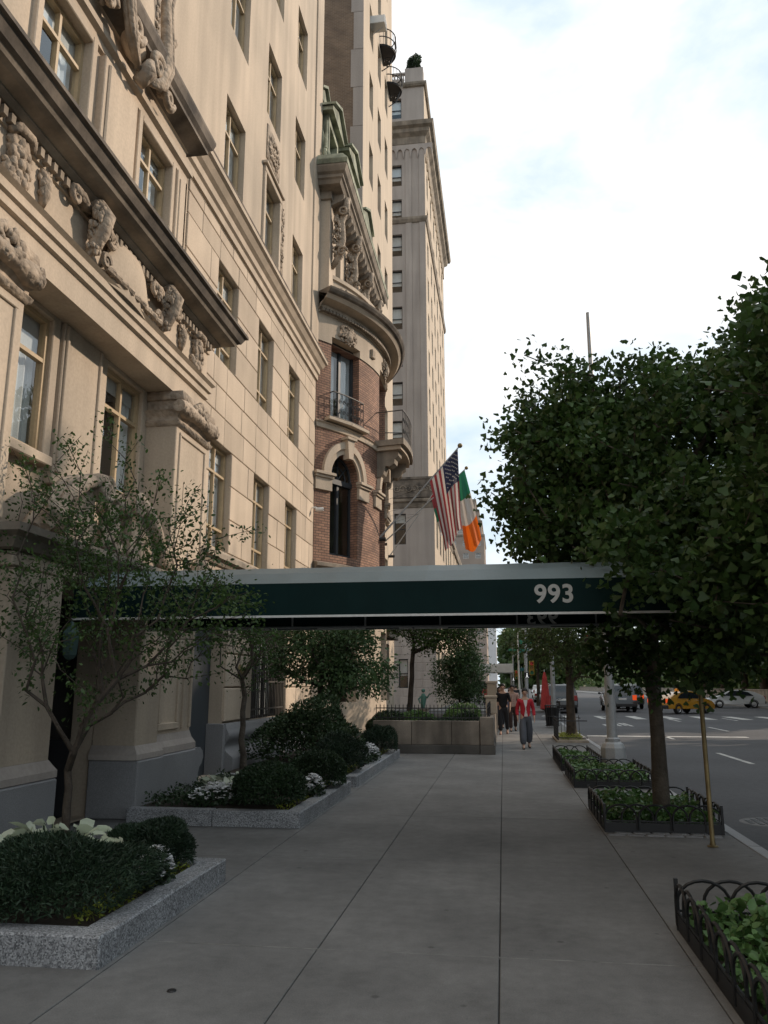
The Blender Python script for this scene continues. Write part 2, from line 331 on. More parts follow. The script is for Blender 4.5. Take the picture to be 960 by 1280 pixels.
# ================================================================ ground, road, pavement
KX = 2.53                                    # kerb face
mb = MB(); mb.quad((-400,-200,-.16),(600,-200,-.16),(600,1500,-.16),(-400,1500,-.16)); tag(obj('ground', mb, ASPH), kind='structure')
mb = MB(); mb.quad((KX+.15,-60,-.13),(20.6,-60,-.13),(20.6,900,-.13),(KX+.15,900,-.13)); mb.quad((-70,42,-.131),(KX+.15,42,-.131),(KX+.15,57,-.131),(-70,57,-.131))
road = tag(obj('road', mb, ASPH), kind='structure')
# painted markings on the road (parts of it)
def paint(name, x0, x1, y0, y1, skew=0):
    m = MB(); m.quad((x0,y0,-.1255),(x1,y0+skew,-.1255),(x1,y1+skew,-.1255),(x0,y1,-.1255)); return obj(name, m, PAINT, road)
paint('stop_line', 3.0, 8.6, 31.0, 31.5)
for k in range(9): paint('crosswalk_bar', 3.5+k*1.85, 4.1+k*1.85, 47.0, 51.5)
for x in (5.7, 8.9, 12.1, 15.3):
    for k in range(5): paint('lane_dash', x, x+.13, 13+k*9-(x*1.1) % 5, 16.2+k*9-(x*1.1) % 5)
for k in range(4): paint('worn_arrow_bar', 4.6+.3*k, 4.75+.3*k, 38+.5*k, 40.5+.5*k)
# manhole cover
th = thing('manhole_cover', (3.55,12.1,-.13), 'round iron manhole cover set in the asphalt beside the kerb', 'manhole cover')
m = MB(); m.lathe([(.0,-.125),(.40,-.125),(.42,-.13)], (3.55,12.1,0), 28); obj('rim', m, IRON_G, th)
m = MB()
for i in range(-3, 4):
    for j in range(-3, 4):
        if i*i+j*j < 11: m.box(3.55+i*.1-.032, 3.55+i*.1+.032, 12.1+j*.1-.032, 12.1+j*.1+.032, -.125, -.119)
tag(obj('tread_pattern', m, IRON, th), kind='stuff')
# sidewalk: bed + slabs
mb = MB(); mb.box(-5.6, KX, -12, 41.6, -.15, -.012); side = tag(obj('sidewalk', mb, CONC_L), kind='structure')
xs = [-5.3,-3.62,-2.44,-1.255,-.075,1.11,KX-.004]; ys = [-2.65+2.75*k for k in range(17)]
cache = {}
for i in range(6):
    for j in range(16):
        w = xs[i+1]-xs[i]-.008; l = 2.75-.005; key = (i,)
        if key not in cache:
            m = MB(); m.cbox(0, w, 0, l, -.08, 0, .004); cache[key] = m.mesh('slab'); setmats(cache[key], CONC)
        obj('slab', cache[key], None, side, loc=(xs[i]+.004, ys[j]+.0025, random.uniform(-.0012,.0012)))
# pale caulked cross joint
m = MB(); m.box(-2.44, 1.11, 5.577, 5.589, -.01, .0025); obj('caulk_strip', m, mat('old_caulk', (.20,.195,.185), .9, .4, 5, 60, .1), side)
m = MB(); m.lathe([(0,.006),(.024,.006),(.028,.0)], (-1.9,4.75,0), 12); obj('bolt_cap', m, IRON, side)
# kerb stones
kerb = MB(); kerb.box(KX+.002, KX+.148, -12, 41.6, -.15, -.02); kerb = tag(obj('kerb', kerb, CONC_L), kind='structure')
m = MB(); m.cbox(0, .15, 0, 1.79, -.14, 0, .012); ks = m.mesh('kerb_stone'); setmats(ks, GRANITE_P)
for k in range(27): obj('kerb_stone', ks, None, kerb, loc=(KX+.001, -6.6+1.8*k, .002))
# pavement past the side street, and the far pavement with the park
for nm, b in (('far_pavement', (-9,KX+.15,57.3,420,-.15,0)), ('park_pavement', (20.6,27,-60,500,-.15,0))):
    m = MB(); m.cbox(*b, .02); tag(obj(nm, m, CONC), kind='structure')
m = MB(); m.box(27.5, 160, -60, 500, -.15, .12); tag(obj('park_lawn', m, mat('park_grass', (.05,.075,.025), .95, .3, .4, 30, .5, .03)), kind='structure')
th = thing('park_wall', (27.2,20,0), 'low rough stone park wall beyond the avenue', 'wall')
m = MB(); m.cbox(27, 27.45, -40, 300, 0, 1.15, .02); obj('wall_body', m, LIME_D, th); m = MB(); m.cbox(26.93, 27.52, -40, 300, 1.152, 1.30, .03); obj('coping', m, LIME_D, th)
# ================================================================ windows and walls
WC = {}
def win_mesh(key, w, h, cols, rows, ft, mt, fmat, curtain=True):
    k = (key, round(w, 2), round(h, 2))
    if k in WC: return WC[k]
    m = MB(); d = .09
    m.box(-d,0,0,ft,0,h); m.box(-d,0,w-ft,w,0,h); m.box(-d,0,ft,w-ft,h-ft,h); m.box(-d,0,ft,w-ft,0,ft)
    iw, ih = w-2*ft, h-2*ft; tot = sum(rows); z = ft; zs = [ft]
    for r_ in rows: z += ih*r_/tot; zs.append(z)
    cw = iw/cols; panes = []
    for i in range(1, cols): m.box(-d+.012,-.008, ft+cw*i-mt/2, ft+cw*i+mt/2, ft, h-ft)
    for q in zs[1:-1]: m.box(-d+.015,-.004, ft, w-ft, q-mt/2, q+mt/2)
    for i in range(cols):
        for j in range(len(rows)):
            p = MB(); x = -d*.55+random.uniform(-.006,.006); a, b = ft+cw*i+(mt/2-.002 if i else -.002), ft+cw*(i+1)-(mt/2-.002 if i < cols-1 else -.002)
            c_, e = zs[j]+(mt/2-.002 if j else -.002), zs[j+1]-(mt/2-.002 if j < len(rows)-1 else -.002); t1, t2 = random.uniform(-.004,.004), random.uniform(-.004,.004)
            p.quad((x,a,c_),(x+t1,b,c_),(x+t1+t2,b,e),(x+t2,a,e)); pm = p.mesh('pane'); setmats(pm, GLASS); panes.append(pm)
    fm = m.mesh('window'); setmats(fm, fmat)
    cm = None
    if curtain == 'blind':
        p = MB(); p.box(-.125,-.12,0,w,h*random.uniform(.3,.85),h); cm = p.mesh('blind'); setmats(cm, CURT)
    elif curtain:
        p = MB(); n = 10
        for s0, s1 in ((.0, random.uniform(.34,.47)), (random.uniform(.53,.68), 1.0)):
            pts = [(-.155+.018*math.sin(i*2.3), s0*w+(s1-s0)*w*i/n) for i in range(n+1)]
            for i in range(n): p.quad((pts[i][0],pts[i][1],0),(pts[i+1][0],pts[i+1][1],0),(pts[i+1][0],pts[i+1][1],h),(pts[i][0],pts[i][1],h))
        p.box(-.125,-.12,0,w,h*random.uniform(.72,.9),h)
        cm = p.mesh('curtain'); setmats(cm, CURT)
    WC[k] = (fm, panes, cm); return WC[k]
def window(parent, loc, w, h, cols=2, rows=(1,3,1.5), ft=.06, mt=.05, fmat=None, rz=0, key='b1', curtain=True):
    key += random.choice('abc')
    fm, panes, cm = win_mesh(key, w, h, cols, rows, ft, mt, fmat or FRAME, curtain)
    f = obj('window', fm, None, parent, loc=loc, rz=rz)
    for p in panes: link(bpy.data.objects.new('pane', p), f)
    if cm: link(bpy.data.objects.new(cm.name.split('.')[0], cm), f)
    return f
def wall_holes(mb, fn, a0, a1, b0, b1, holes, depth):
    A = sorted({a0, a1, *[min(max(q, a0), a1) for h in holes for q in h[:2]]}); B = sorted({b0, b1, *[min(max(q, b0), b1) for h in holes for q in h[2:4]]})
    for i in range(len(A)-1):
        for j in range(len(B)-1):
            ca, cb = (A[i]+A[i+1])/2, (B[j]+B[j+1])/2
            if any(h[0] < ca < h[1] and h[2] < cb < h[3] for h in holes): continue
            mb.quad(fn(A[i],B[j],0), fn(A[i+1],B[j],0), fn(A[i+1],B[j+1],0), fn(A[i],B[j+1],0))
    for y0, y1, z0, z1 in [h[:4] for h in holes]:
        D = -depth
        mb.quad(fn(y0,z0,0),fn(y0,z1,0),fn(y0,z1,D),fn(y0,z0,D)); mb.quad(fn(y1,z0,0),fn(y1,z0,D),fn(y1,z1,D),fn(y1,z1,0))
        mb.quad(fn(y0,z1,0),fn(y1,z1,0),fn(y1,z1,D),fn(y0,z1,D)); mb.quad(fn(y0,z0,0),fn(y0,z0,D),fn(y1,z0,D),fn(y1,z0,0))
def stones(parent, x, a0, a1, courses, holes, proud, mats, lens=(.55,1.25), gap=.014, seed=1, ch=.012, axis='x'):
    rng = random.Random(seed)
    for z0, z1 in zip(courses[:-1], courses[1:]):
        zc = (z0+z1)/2; cut = sorted([(h[0], h[1]) for h in holes if h[2]-.01 < zc < h[3]+.01]); iv = []; p = a0
        for c0, c1 in cut: iv.append((p, c0)); p = c1
        iv.append((p, a1))
        for s0, s1 in iv:
            q = s0
            while q < s1-.02:
                l = rng.uniform(*lens); e = q+l
                if s1-e < lens[0]*.7: e = s1
                m = MB(); d = proud+rng.uniform(-.004,.004)
                if axis == 'x': m.cbox(-.05, d, 0, e-q-gap, 0, z1-z0-gap, ch); obj('stone_block', m, mats, parent, loc=(x, q+gap/2, z0+gap/2))
                else: m.cbox(0, e-q-gap, -d, .05, 0, z1-z0-gap, ch); obj('stone_block', m, mats, parent, loc=(q+gap/2, x, z0+gap/2))
                q = e
def rblob(mb, c, rx, ry, rz, n, s, seed=0):
    """carved foliage and fruit: a heap of small bosses"""
    g = random.Random(seed)
    for _ in range(n):
        a, b, d = (g.uniform(-1,1) for _ in range(3)); L = math.sqrt(a*a+b*b+d*d) or 1
        if L > 1: a, b, d = a/L, b/L, d/L
        q = s*g.uniform(.6,1.3); mb.ball((c[0]+rx*abs(a)*.8, c[1]+ry*b, c[2]+rz*d), q*.8, q, q*g.uniform(.8,1.5), 6, 4)

# ================================================================ building 1: limestone apartment house
B1 = thing('apartment_house', (-5.4,12,0), 'tan limestone apartment house with carved portal and bronze framed windows behind the green canopy', 'building')
FX = -5.4
fX = lambda x: (lambda a, b, d: (x+d, a, b))
cols = [(14.05,15.30),(16.80,18.02),(19.50,20.65)]
rows = [(4.28,6.36),(8.07,10.10),(11.95,13.95),(15.70,17.72),(19.45,21.5),(23.2,25.25),(27,29),(30.7,32.7)]
holes = [(a,b,c,d) for a,b in cols for c,d in rows]
portal2 = [(7.25,8.42,4.35,6.05),(9.80,10.93,4.35,6.05)]
door_s = (13.2,15.4,0.02,3.0); gril = (17.1,19.9,.95,3.0)
back = MB(); wall_holes(back, fX(FX-.03), 12.35, 22.6, 0, 10.8, [h for h in holes if h[3] < 10.8]+[door_s, gril], .34); obj('wall', back, LIME, B1)
m = MB(); wall_holes(m, fX(FX), 11.3, 22.6, 10.8, 36, [h for h in holes if h[2] > 10.8], .38); obj('upper_wall', m, LIME, B1)
m = MB(); wall_holes(m, fX(FX-.002), -14, 12.35, 0, 7.8, portal2+[(8.25,10.3,0.02,2.8)], .3); m.quad((FX-.002,-14,7.8),(FX-.002,7.0,7.8),(FX-.002,7.0,36),(FX-.002,-14,36)); obj('portal_wall', m, LIME, B1)
m = MB(); m.box(-20,-6.6,-14,22.5,0,36.0); obj('interior', m, ROOM, B1)
m = MB(); m.box(-20,FX-.01,22.4,22.595,0,36); m.box(-20,FX,-14.3,-14,0,36); m.box(-20,FX,-14,22.6,36,36.3); obj('party_wall', m, LIME, B1)
for (a, b) in cols:
    for (c, d) in rows:
        window(B1, (FX-.13, a, c), b-a, d-c, 2, (.9,2.7,1.2) if c < 10 else (2.6,1.1), key='b1'+('r' if c < 10 else 'p'))
for (a, b, c, d) in portal2: window(B1, (FX+.03, a, c), b-a, d-c, 2, (2.5,1.1), key='b1p')
# ashlar
courses = [3.05,3.66,4.28,4.97,5.67,6.36,6.94,7.50,8.07,8.75,9.42,10.10,10.55,10.8]
stones(B1, FX-.03, 12.4, 22.6, courses, [h for h in holes if h[3] < 10.8], .03, LIME_S, (.55,1.3), .013, 3)
stones(B1, FX-.03, 15.42, 22.6, [.98,1.64,2.3,2.96,3.05], [gril], .05, LIME_S, (.7,1.1), .02, 5, .02)
# plinth of the main wall with its rounded moulding
m = MB(); prof = [(0,0),(.22,0),(.22,.30),(.20,.34)]+[(.20-.17*math.sin(t*math.pi/10), .34+.38*t/10) for t in range(1,6)]+[(.035+.09*math.sin(q*math.pi/8), .56+.34*q/8) for q in range(1,8)]+[(.06,.92),(0,.96)]
m.mould([(FX,15.42),(FX,22.6)], prof); obj('plinth', m, GRANITE_P, B1, 60)
# sill course and belt course
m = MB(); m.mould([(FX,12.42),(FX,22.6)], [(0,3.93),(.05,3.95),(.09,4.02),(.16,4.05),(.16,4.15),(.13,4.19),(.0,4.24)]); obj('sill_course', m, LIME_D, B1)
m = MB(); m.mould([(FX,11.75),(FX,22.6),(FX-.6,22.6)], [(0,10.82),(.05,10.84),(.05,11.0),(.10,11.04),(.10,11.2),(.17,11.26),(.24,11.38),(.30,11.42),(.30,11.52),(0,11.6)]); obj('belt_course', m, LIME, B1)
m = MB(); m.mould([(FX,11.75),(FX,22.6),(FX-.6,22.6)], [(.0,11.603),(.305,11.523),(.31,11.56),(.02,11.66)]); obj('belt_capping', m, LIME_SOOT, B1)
# shallow pilaster strip at the party wall
m = MB(); m.cbox(FX-.01, FX+.05, 21.75, 22.6, 11.7, 36, .01); obj('corner_strip', m, LIME, B1)
# second column: carved window surround
a, b = cols[1]
for k, (c, d) in enumerate(rows[2:3]):
    m = MB(); m.mould([(0,0),(0,1)], [(0,0)]) if False else None
    for (y0,y1,z0,z1,p) in ((a-.13,a,c-.1,d+.0,.06),(b,b+.13,c-.1,d,.06),(a-.13,b+.13,d,d+.16,.07),(a-.2,b+.2,d+.16,d+.24,.13)): m.cbox(FX-.01,FX+p,y0,y1,z0,z1,.012)
    obj('window_surround', m, LIME, B1)
    m = MB(); m.cbox(FX-.01,FX+.03,b+.2,b+.5,c-.1,d+.4,.01); rblob(m, (FX+.02,b+.35,(c+d)/2+.2), .03,.11,1.0,60,.04,4); obj('relief_panel', m, CARVE, B1, 60)
    m = MB(); m.cbox(FX-.01,FX+.03,a+.05,b-.05,d+.5,d+1.45,.01); rblob(m, (FX+.02,(a+b)/2,d+.97), .05,.45,.38,90,.055,9); obj('relief_panel', m, CARVE, B1, 60)
# service door and grille window
m = MB(); m.box(FX-.36,FX-.30,13.2,15.4,.02,3.0); obj('service_door', m, mat('dark_slate_paint', (.05,.058,.066), .6, .1), B1)
for k in range(2):
    m = MB(); m.cbox(FX-.30,FX-.27,13.35+k*1.0,14.2+k*1.0,.3,2.7,.01); obj('door_panel', m, MATS['dark_slate_paint'], B1)
m = MB(); m.cbox(FX-.03,FX+.03,12.5,13.2,0,3.0,.01); m.cbox(FX-.03,FX+.02,12.5,15.42,3.0,3.055,.01); obj('door_frame', m, LIME_G, B1)
m = MB(); m.cbox(FX-.3,FX+.06,15.28,15.42,0,.96,.01); obj('door_jamb', m, GRANITE_P, B1)
g = obj('window_grille', MB(), IRON, B1)
me = MB()
for z in (1.15,1.75,2.75): me.box(FX-.05,FX-.03,17.12,19.88,z,z+.035)
g.data = me.mesh('window_grille'); setmats(g.data, IRON_G)
m = MB(); m.box(FX-.05,FX-.028,0,.022,.98,2.98); bm_ = m.mesh('bar'); setmats(bm_, IRON_G)
for k in range(21): link(bpy.data.objects.new('bar', bm_), g, (0, 17.18+k*.132, 0))
window(B1, (FX-.25,17.1,.95), 2.8, 2.05, 3, (1,1), fmat=DFRAME, key='b1g')
m = MB(); m.lathe([(0,.05),(.10,.05),(.13,.03),(.135,0)], (FX+.02,16.25,1.98), 20, 'x'); obj('brass_plate', m, BRASS, B1, True)
# security camera at the party wall
sc_ = thing('security_camera', (-5.3,22.35,6.72), 'small white security camera on the limestone corner beside the brick bow', 'camera')
m = MB(); m.lathe([(0,-.09),(.05,-.09),(.06,-.05),(.06,.12),(.045,.14),(0,.14)], (-5.18,22.35,6.72), 12, 'x'); obj('body', m, WHITEP, sc_, True)
m = MB(); m.tube([(-5.37,22.35,6.78),(-5.28,22.35,6.78),(-5.2,22.35,6.74)], .025, 8); obj('bracket', m, WHITEP, sc_)
m = MB(); m.lathe([(0,.146),(.03,.144),(.035,.138)], (-5.18,22.35,6.72), 10, 'x'); obj('lens', m, BLACKP, sc_)

# ---------------------------------------------------------------- portal
PX_ = -4.8
def pier(y0, y1, nm='pier'):
    m = MB(); m.cbox(FX, PX_, y0, y1, .9, 2.85, .012); obj(nm, m, LIME, B1)
    m = MB(); m.cbox(FX, PX_+.09, y0-.06, y1+.05, 0, .72, .015); obj('pier_plinth', m, GRANITE_P, B1)
    m = MB(); m.mould([(FX,y0),(PX_,y0),(PX_,y1),(FX,y1)], [(0,.71),(.07,.73),(.07,.80),(.03,.86),(.0,.91)]); obj('pier_base', m, LIME_G, B1)
pier(7.32, 8.25); pier(10.3, 11.0)
m = MB(); m.cbox(FX, PX_-.08, 11.0, 12.38, .9, 2.85, .012); obj('pier', m, LIME, B1)
m = MB(); m.cbox(FX, PX_+.03, 11.06, 12.42, 0, .72, .015); obj('pier_plinth', m, GRANITE_P, B1)
m = MB(); m.mould([(PX_-.08,11.0),(PX_-.08,12.38),(FX,12.38)], [(0,.71),(.08,.73),(.08,.82),(.03,.9),(.0,1.0)]); obj('pier_base', m, LIME_G, B1)
m = MB(); x = PX_-.08
for (y0,y1,z0,z1) in ((11.12,11.2,1.15,2.6),(11.78,11.86,1.15,2.6),(11.12,11.86,1.05,1.15),(11.12,11.86,2.6,2.7),(12.0,12.06,1.05,2.7),(12.28,12.34,1.05,2.7)): m.cbox(x-.01,x+.035,y0,y1,z0,z1,.01)
obj('panel_moulding', m, LIME, B1)
# scroll buttress at the foot
m = MB(); pts = [(-.02,0),(.62,0),(.66,.05),(.45,.10),(.30,.20),(.25,.32),(.30,.42),(.40,.47),(.46,.56),(.42,.66),(.30,.72),(.12,.72),(-.02,.70)]
m.prism(pts, lambda a, b, d: (d, 12.42+a, b), FX+.02, PX_-.02); obj('scroll_buttress', m, GRANITE_P, B1, 30)
# door recess
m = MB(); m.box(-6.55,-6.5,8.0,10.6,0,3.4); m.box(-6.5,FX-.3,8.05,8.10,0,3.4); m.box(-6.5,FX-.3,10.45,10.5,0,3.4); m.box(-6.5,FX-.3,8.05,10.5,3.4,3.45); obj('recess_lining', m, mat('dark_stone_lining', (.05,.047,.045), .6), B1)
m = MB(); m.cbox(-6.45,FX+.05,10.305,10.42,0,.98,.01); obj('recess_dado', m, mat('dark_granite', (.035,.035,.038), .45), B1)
for k in range(2):
    d = obj('entrance_door', (lambda q: (q.cbox(-6.5,-6.43,8.3+k*.98,9.26+k*.98,.02,2.6,.01), q)[1])(MB()), mat('bronze_door%d' % k, (.05,.038,.024), .4, metal=.6), B1)
    m = MB(); m.quad((-6.42,8.42+k*.98,.5),(-6.42,9.14+k*.98,.5),(-6.42,9.14+k*.98,2.4),(-6.42,8.42+k*.98,2.4)); obj('pane', m, mat('dark_door_glass%d' % k, (.01,.012,.014), .05), d)
# lintel, first entablature
m = MB(); m.cbox(FX, PX_+.02, 7.25, 12.42, 2.852, 3.0, .012); obj('lintel', m, LIME, B1)
m = MB(); m.mould([(FX,7.2),(PX_+.02,7.2),(PX_+.02,12.44),(FX,12.44)], [(0,3.003),(.06,3.02),(.12,3.12),(.20,3.16),(.20,3.24),(.0,3.28)]); m.box(FX,PX_+.03,7.2,12.4,3.1,3.27); obj('portal_ledge', m, LIME_D, B1)
# scrolled pediment and drapery over the door
X0 = -4.74
for y, s in ((8.85,1),(9.75,-1)):
    m = MB(); pth = [(X0,y-s*1.15,3.32),(X0,y-s*.95,3.50),(X0,y-s*.7,3.78),(X0,y-s*.4,4.0),(X0,y-s*.1,4.1),(X0,y+s*.02,4.12)]
    for dx in (0,-.12,-.24): m.tube([(a+dx,b,c) for a,b,c in pth], [.06,.08,.09,.09,.085,.08], 8)
    m.tube([(X0-.5,y,3.99),(X0+.09,y,3.99)], .13, 14); m.spiral((X0+.07,y,3.99), .15, 1.8, .045, ('y','z'), -s, math.pi/2, 7)
    m.prism([(y-s*1.1,3.29),(y-s*.05,3.29),(y-s*.05,3.95),(y-s*.4,3.92),(y-s*.7,3.7)], lambda a,b,d:(d,a,b), X0-.35, X0-.06); obj('pediment_scroll', m, CARVE, B1, 60)
m = MB(); m.ball((-4.86,9.3,3.62), .12,.20,.30,12,8); rblob(m,(-4.86,9.3,3.95),.12,.2,.10,30,.05,3); rblob(m,(-4.86,9.3,3.4),.12,.28,.10,30,.05,5); obj('door_cartouche', m, CARVE, B1, 180)
for y in (10.75,7.85):
    m = MB()
    for k in range(5): m.tube([(-4.72-.02*k,y-.18+.09*k,3.75-.05*k),(-4.68,y-.16+.09*k,3.5),(-4.74,y-.12+.08*k,3.38),(-4.80,y-.1+.07*k,3.30)], [.03,.06,.05,.02], 6)
    obj('carved_drapery', m, CARVE, B1, 180)
m = MB(); m.lathe([(.0,.56),(.025,.54),(.04,.50),(.025,.46),(.06,.42),(.04,.38),(.12,.31),(.16,.21),(.14,.10),(.07,.03),(.08,0),(0,0)], (-4.64,11.9,3.26), 16); obj('urn_finial', m, CARVE, B1, True)
# window aprons, centre panel, second stage pilasters
for (a, b, c, d) in portal2:
    m = MB(); m.cbox(FX-.02,FX+.16,a-.12,b+.12,c-.13,c-.005,.015); obj('window_sill', m, LIME, B1)
    m = MB(); m.cbox(FX-.01,FX+.09,a-.16,a,c,d+.12,.012); m.cbox(FX-.01,FX+.09,b,b+.16,c,d+.12,.012); m.cbox(FX-.01,FX+.09,a,b,d,d+.12,.012); obj('window_surround', m, LIME, B1)
m = MB(); m.cbox(FX-.01,FX+.12,8.62,9.6,4.05,6.2,.012); obj('centre_panel', m, LIME, B1)
m = MB()
for (y0,y1,z0,z1) in ((8.66,8.72,4.2,6.1),(9.5,9.56,4.2,6.1)): m.cbox(FX+.1,FX+.15,y0,y1,z0,z1,.01)
obj('panel_moulding', m, LIME, B1)
for (y0, y1) in ((6.0,7.08),(11.1,12.42)):
    m = MB(); m.cbox(FX, PX_-.02, y0, y1, 3.28, 5.62, .012); obj('pilaster', m, LIME, B1)
    m = MB(); q = .12; x = PX_-.02
    for (u0,u1,z0,z1) in ((y0+q,y0+q+.05,3.6,5.45),(y1-q-.05,y1-q,3.6,5.45),(y0+q,y1-q,5.45,5.5),(y0+q,y1-q,3.55,3.6)): m.cbox(x-.01,x+.025,u0,u1,z0,z1,.008)
    obj('panel_moulding', m, LIME, B1)
    m = MB(); m.mould([(FX,y0),(x,y0),(x,y1),(FX,y1)], [(0,5.56),(.04,5.58),(.06,5.64),(.02,5.68),(.02,5.72),(.10,5.80)]); m.tube([(x+.06,y0-.10,5.86),(x+.06,y0+.1,5.86),(x+.08,(y0+y1)/2-.2,5.86),(x+.08,(y0+y1)/2+.2,5.86),(x+.06,y1-.1,5.86),(x+.06,y1+.10,5.86)], [.10,.14,.10,.10,.14,.10], 10)
    m.cbox(FX,x+.1,y0-.05,y1+.05,5.98,6.12,.01); rblob(m,(x+.10,(y0+y1)/2,5.95),.08,.28,.16,70,.05,int(y0)); rblob(m,(x+.12,y0+.02,5.86),.06,.08,.10,16,.04,2); rblob(m,(x+.12,y1-.02,5.86),.06,.08,.10,16,.04,3)
    m.box(FX,x,y0,y1,5.6,5.99); obj('capital', m, CARVE, B1, 60)
# main portal entablature: architrave, frieze, dentils, cornice
EX = -4.88
m = MB(); m.box(FX,EX-.02,5.6,12.36,6.12,6.5) ; m.mould([(FX,5.6),(EX-.02,5.6),(EX-.02,12.36),(FX,12.36)], [(0,6.44),(.05,6.46),(.05,6.56),(.09,6.58),(.09,6.68),(.14,6.72),(.0,6.76)]); m.box(FX,EX-.0,5.6,12.36,6.48,7.40); obj('frieze', m, LIME, B1)
m = MB(); m.box(0,.07,0,.07,0,.10); dm = m.mesh('dentil'); setmats(dm, LIME_D)
den = obj('dentil_course', (lambda q: (q.mould([(FX,5.6),(EX,5.6),(EX,12.36),(FX,12.36)], [(0,7.26),(.03,7.27),(.03,7.42),(0,7.43)]), q)[1])(MB()), LIME, B1)
for k in range(50): link(bpy.data.objects.new('dentil', dm), den, (EX+.03, 5.7+k*.133, 7.30))
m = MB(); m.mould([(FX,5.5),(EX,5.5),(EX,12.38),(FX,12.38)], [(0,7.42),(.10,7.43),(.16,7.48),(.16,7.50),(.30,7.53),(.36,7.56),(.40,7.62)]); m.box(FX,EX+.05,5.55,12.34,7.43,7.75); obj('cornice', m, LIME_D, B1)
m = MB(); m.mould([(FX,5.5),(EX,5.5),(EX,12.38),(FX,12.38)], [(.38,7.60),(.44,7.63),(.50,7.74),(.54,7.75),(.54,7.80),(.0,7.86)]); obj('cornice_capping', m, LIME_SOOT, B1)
# frieze carving: shield panel, bracket heads, drops, garlands
m = MB()
n = 12
gr = [[None]*(n+1) for _ in range(n+1)]
vs = []; fs = []
for i in range(n+1):
    for j in range(n+1):
        a, b = i/n*2-1, j/n*2-1; bul = .17*(1-.75*a*a)*(1-.35*b*b)*(1 if True else 0); w = .62-.12*b; vs.append((EX+.01+bul, 9.25+a*w, 7.02+b*.34))
for i in range(n):
    for j in range(n): q = i*(n+1)+j; fs.append((q,q+n+1,q+n+2,q+1))
m.add(vs, fs); obj('shield_panel', m, LIME, B1, True)
for y, sd in ((8.2,1),(10.35,-1)):
    m = MB(); m.tube([(EX-.02,y,7.46),(EX+.16,y,7.42),(EX+.27,y,7.25),(EX+.22,y,7.05),(EX+.12,y,6.86),(EX+.02,y,6.74)], [.07,.10,.11,.10,.08,.03], 10)
    rblob(m,(EX+.12,y,7.22),.24,.16,.2,110,.042,5); rblob(m,(EX+.08,y,6.98),.16,.13,.2,90,.035,6); rblob(m,(EX+.1,y+sd*.22,7.2),.1,.2,.08,40,.03,7)
    m.spiral((EX+.10,y-sd*.42,7.30), .13,1.5,.05,('y','z'),sd,0); m.tube([(EX+.08,y-sd*.15,7.30),(EX+.1,y-sd*.3,7.38),(EX+.1,y-sd*.52,7.36)], [.07,.06,.05], 7)
    m.spiral((EX+.12,y+sd*.42,7.22), .11,1.5,.045,('y','z'),-sd,0); m.tube([(EX+.1,y+sd*.12,7.22),(EX+.12,y+sd*.28,7.30),(EX+.12,y+sd*.46,7.26)], [.07,.06,.05], 7)
    obj('carved_bracket_head', m, CARVE, B1, 180)
for y in (7.25,11.15):
    m = MB(); m.tube([(EX+.0,y,7.22),(EX+.05,y,7.1),(EX+.04,y,6.95),(EX+.02,y,6.80)], [.05,.08,.07,.03], 8); rblob(m,(EX+.02,y,7.08),.07,.08,.17,40,.038,7); obj('carved_drop', m, CARVE, B1, 180)
for y in (6.75,11.8):
    m = MB(); rblob(m,(EX+.01,y,7.0),.10,.20,.30,120,.055,8); m.tube([(EX+.06,y-.2,7.25),(EX+.1,y-.1,7.34),(EX+.1,y+.1,7.34),(EX+.06,y+.2,7.25)], [.04,.06,.06,.04], 8); obj('fruit_garland', m, CARVE, B1, 180)
m = MB()
for k in range(9):
    y = 8.55+k*.18; m.tube([(EX+.12,y,6.80+.02*(k % 2)),(EX+.14,y+.14,6.80)], [.035,.05], 7); m.ball((EX+.12,y+.16,6.80),.05,.04,.045,7,4)
m.spiral((EX+.13,8.5,6.86), .10,1.4,.045,('y','z'),1,0); m.spiral((EX+.13,10.1,6.86), .10,1.4,.045,('y','z'),-1,math.pi); obj('carved_swag', m, CARVE, B1, True)
# third stage
TX = -5.12
up = [(7.22,8.30,8.55,9.92),(9.80,10.90,8.55,9.92)]
m = MB(); wall_holes(m, fX(TX), 6.6, 11.45, 7.80, 11.1, up, .26); m.quad((TX,11.45,7.8),(FX-.05,11.45,7.8),(FX-.05,11.45,11.1),(TX,11.45,11.1)); obj('attic_wall', m, LIME, B1)
m = MB(); m.quad((FX,-14,11.1),(FX,11.3,11.1),(FX,11.3,36),(FX,-14,36)); obj('upper_wall', m, LIME, B1)
for (a, b, c, d) in up:
    window(B1, (TX-.06, a, c), b-a, d-c, 2, (2.2,1.0), key='b1q')
    m = MB(); m.cbox(TX-.01,TX+.07,a-.12,a,c-.02,d+.10,.012); m.cbox(TX-.01,TX+.07,b,b+.12,c-.02,d+.1,.012); m.cbox(TX-.01,TX+.07,a,b,d,d+.1,.012); obj('window_surround', m, LIME, B1)
m = MB(); m.cbox(TX-.01,TX+.10,8.58,9.55,8.2,9.98,.012); m.cbox(TX+.09,TX+.135,8.66,9.47,8.3,9.9,.02); obj('centre_panel', m, LIME, B1)
m = MB(); m.cbox(TX-.01,TX+.10,11.05,11.38,7.9,9.98,.012); m.cbox(TX+.09,TX+.12,11.12,11.32,8.1,9.85,.01); obj('pilaster', m, LIME, B1)
m = MB(); m.mould([(TX,6.6),(TX,11.47),(FX,11.47)], [(0,10.0),(.05,10.02),(.05,10.14),(.12,10.18),(.12,10.28),(.02,10.34),(.02,10.60),(.08,10.64)]); obj('attic_architrave', m, LIME, B1)
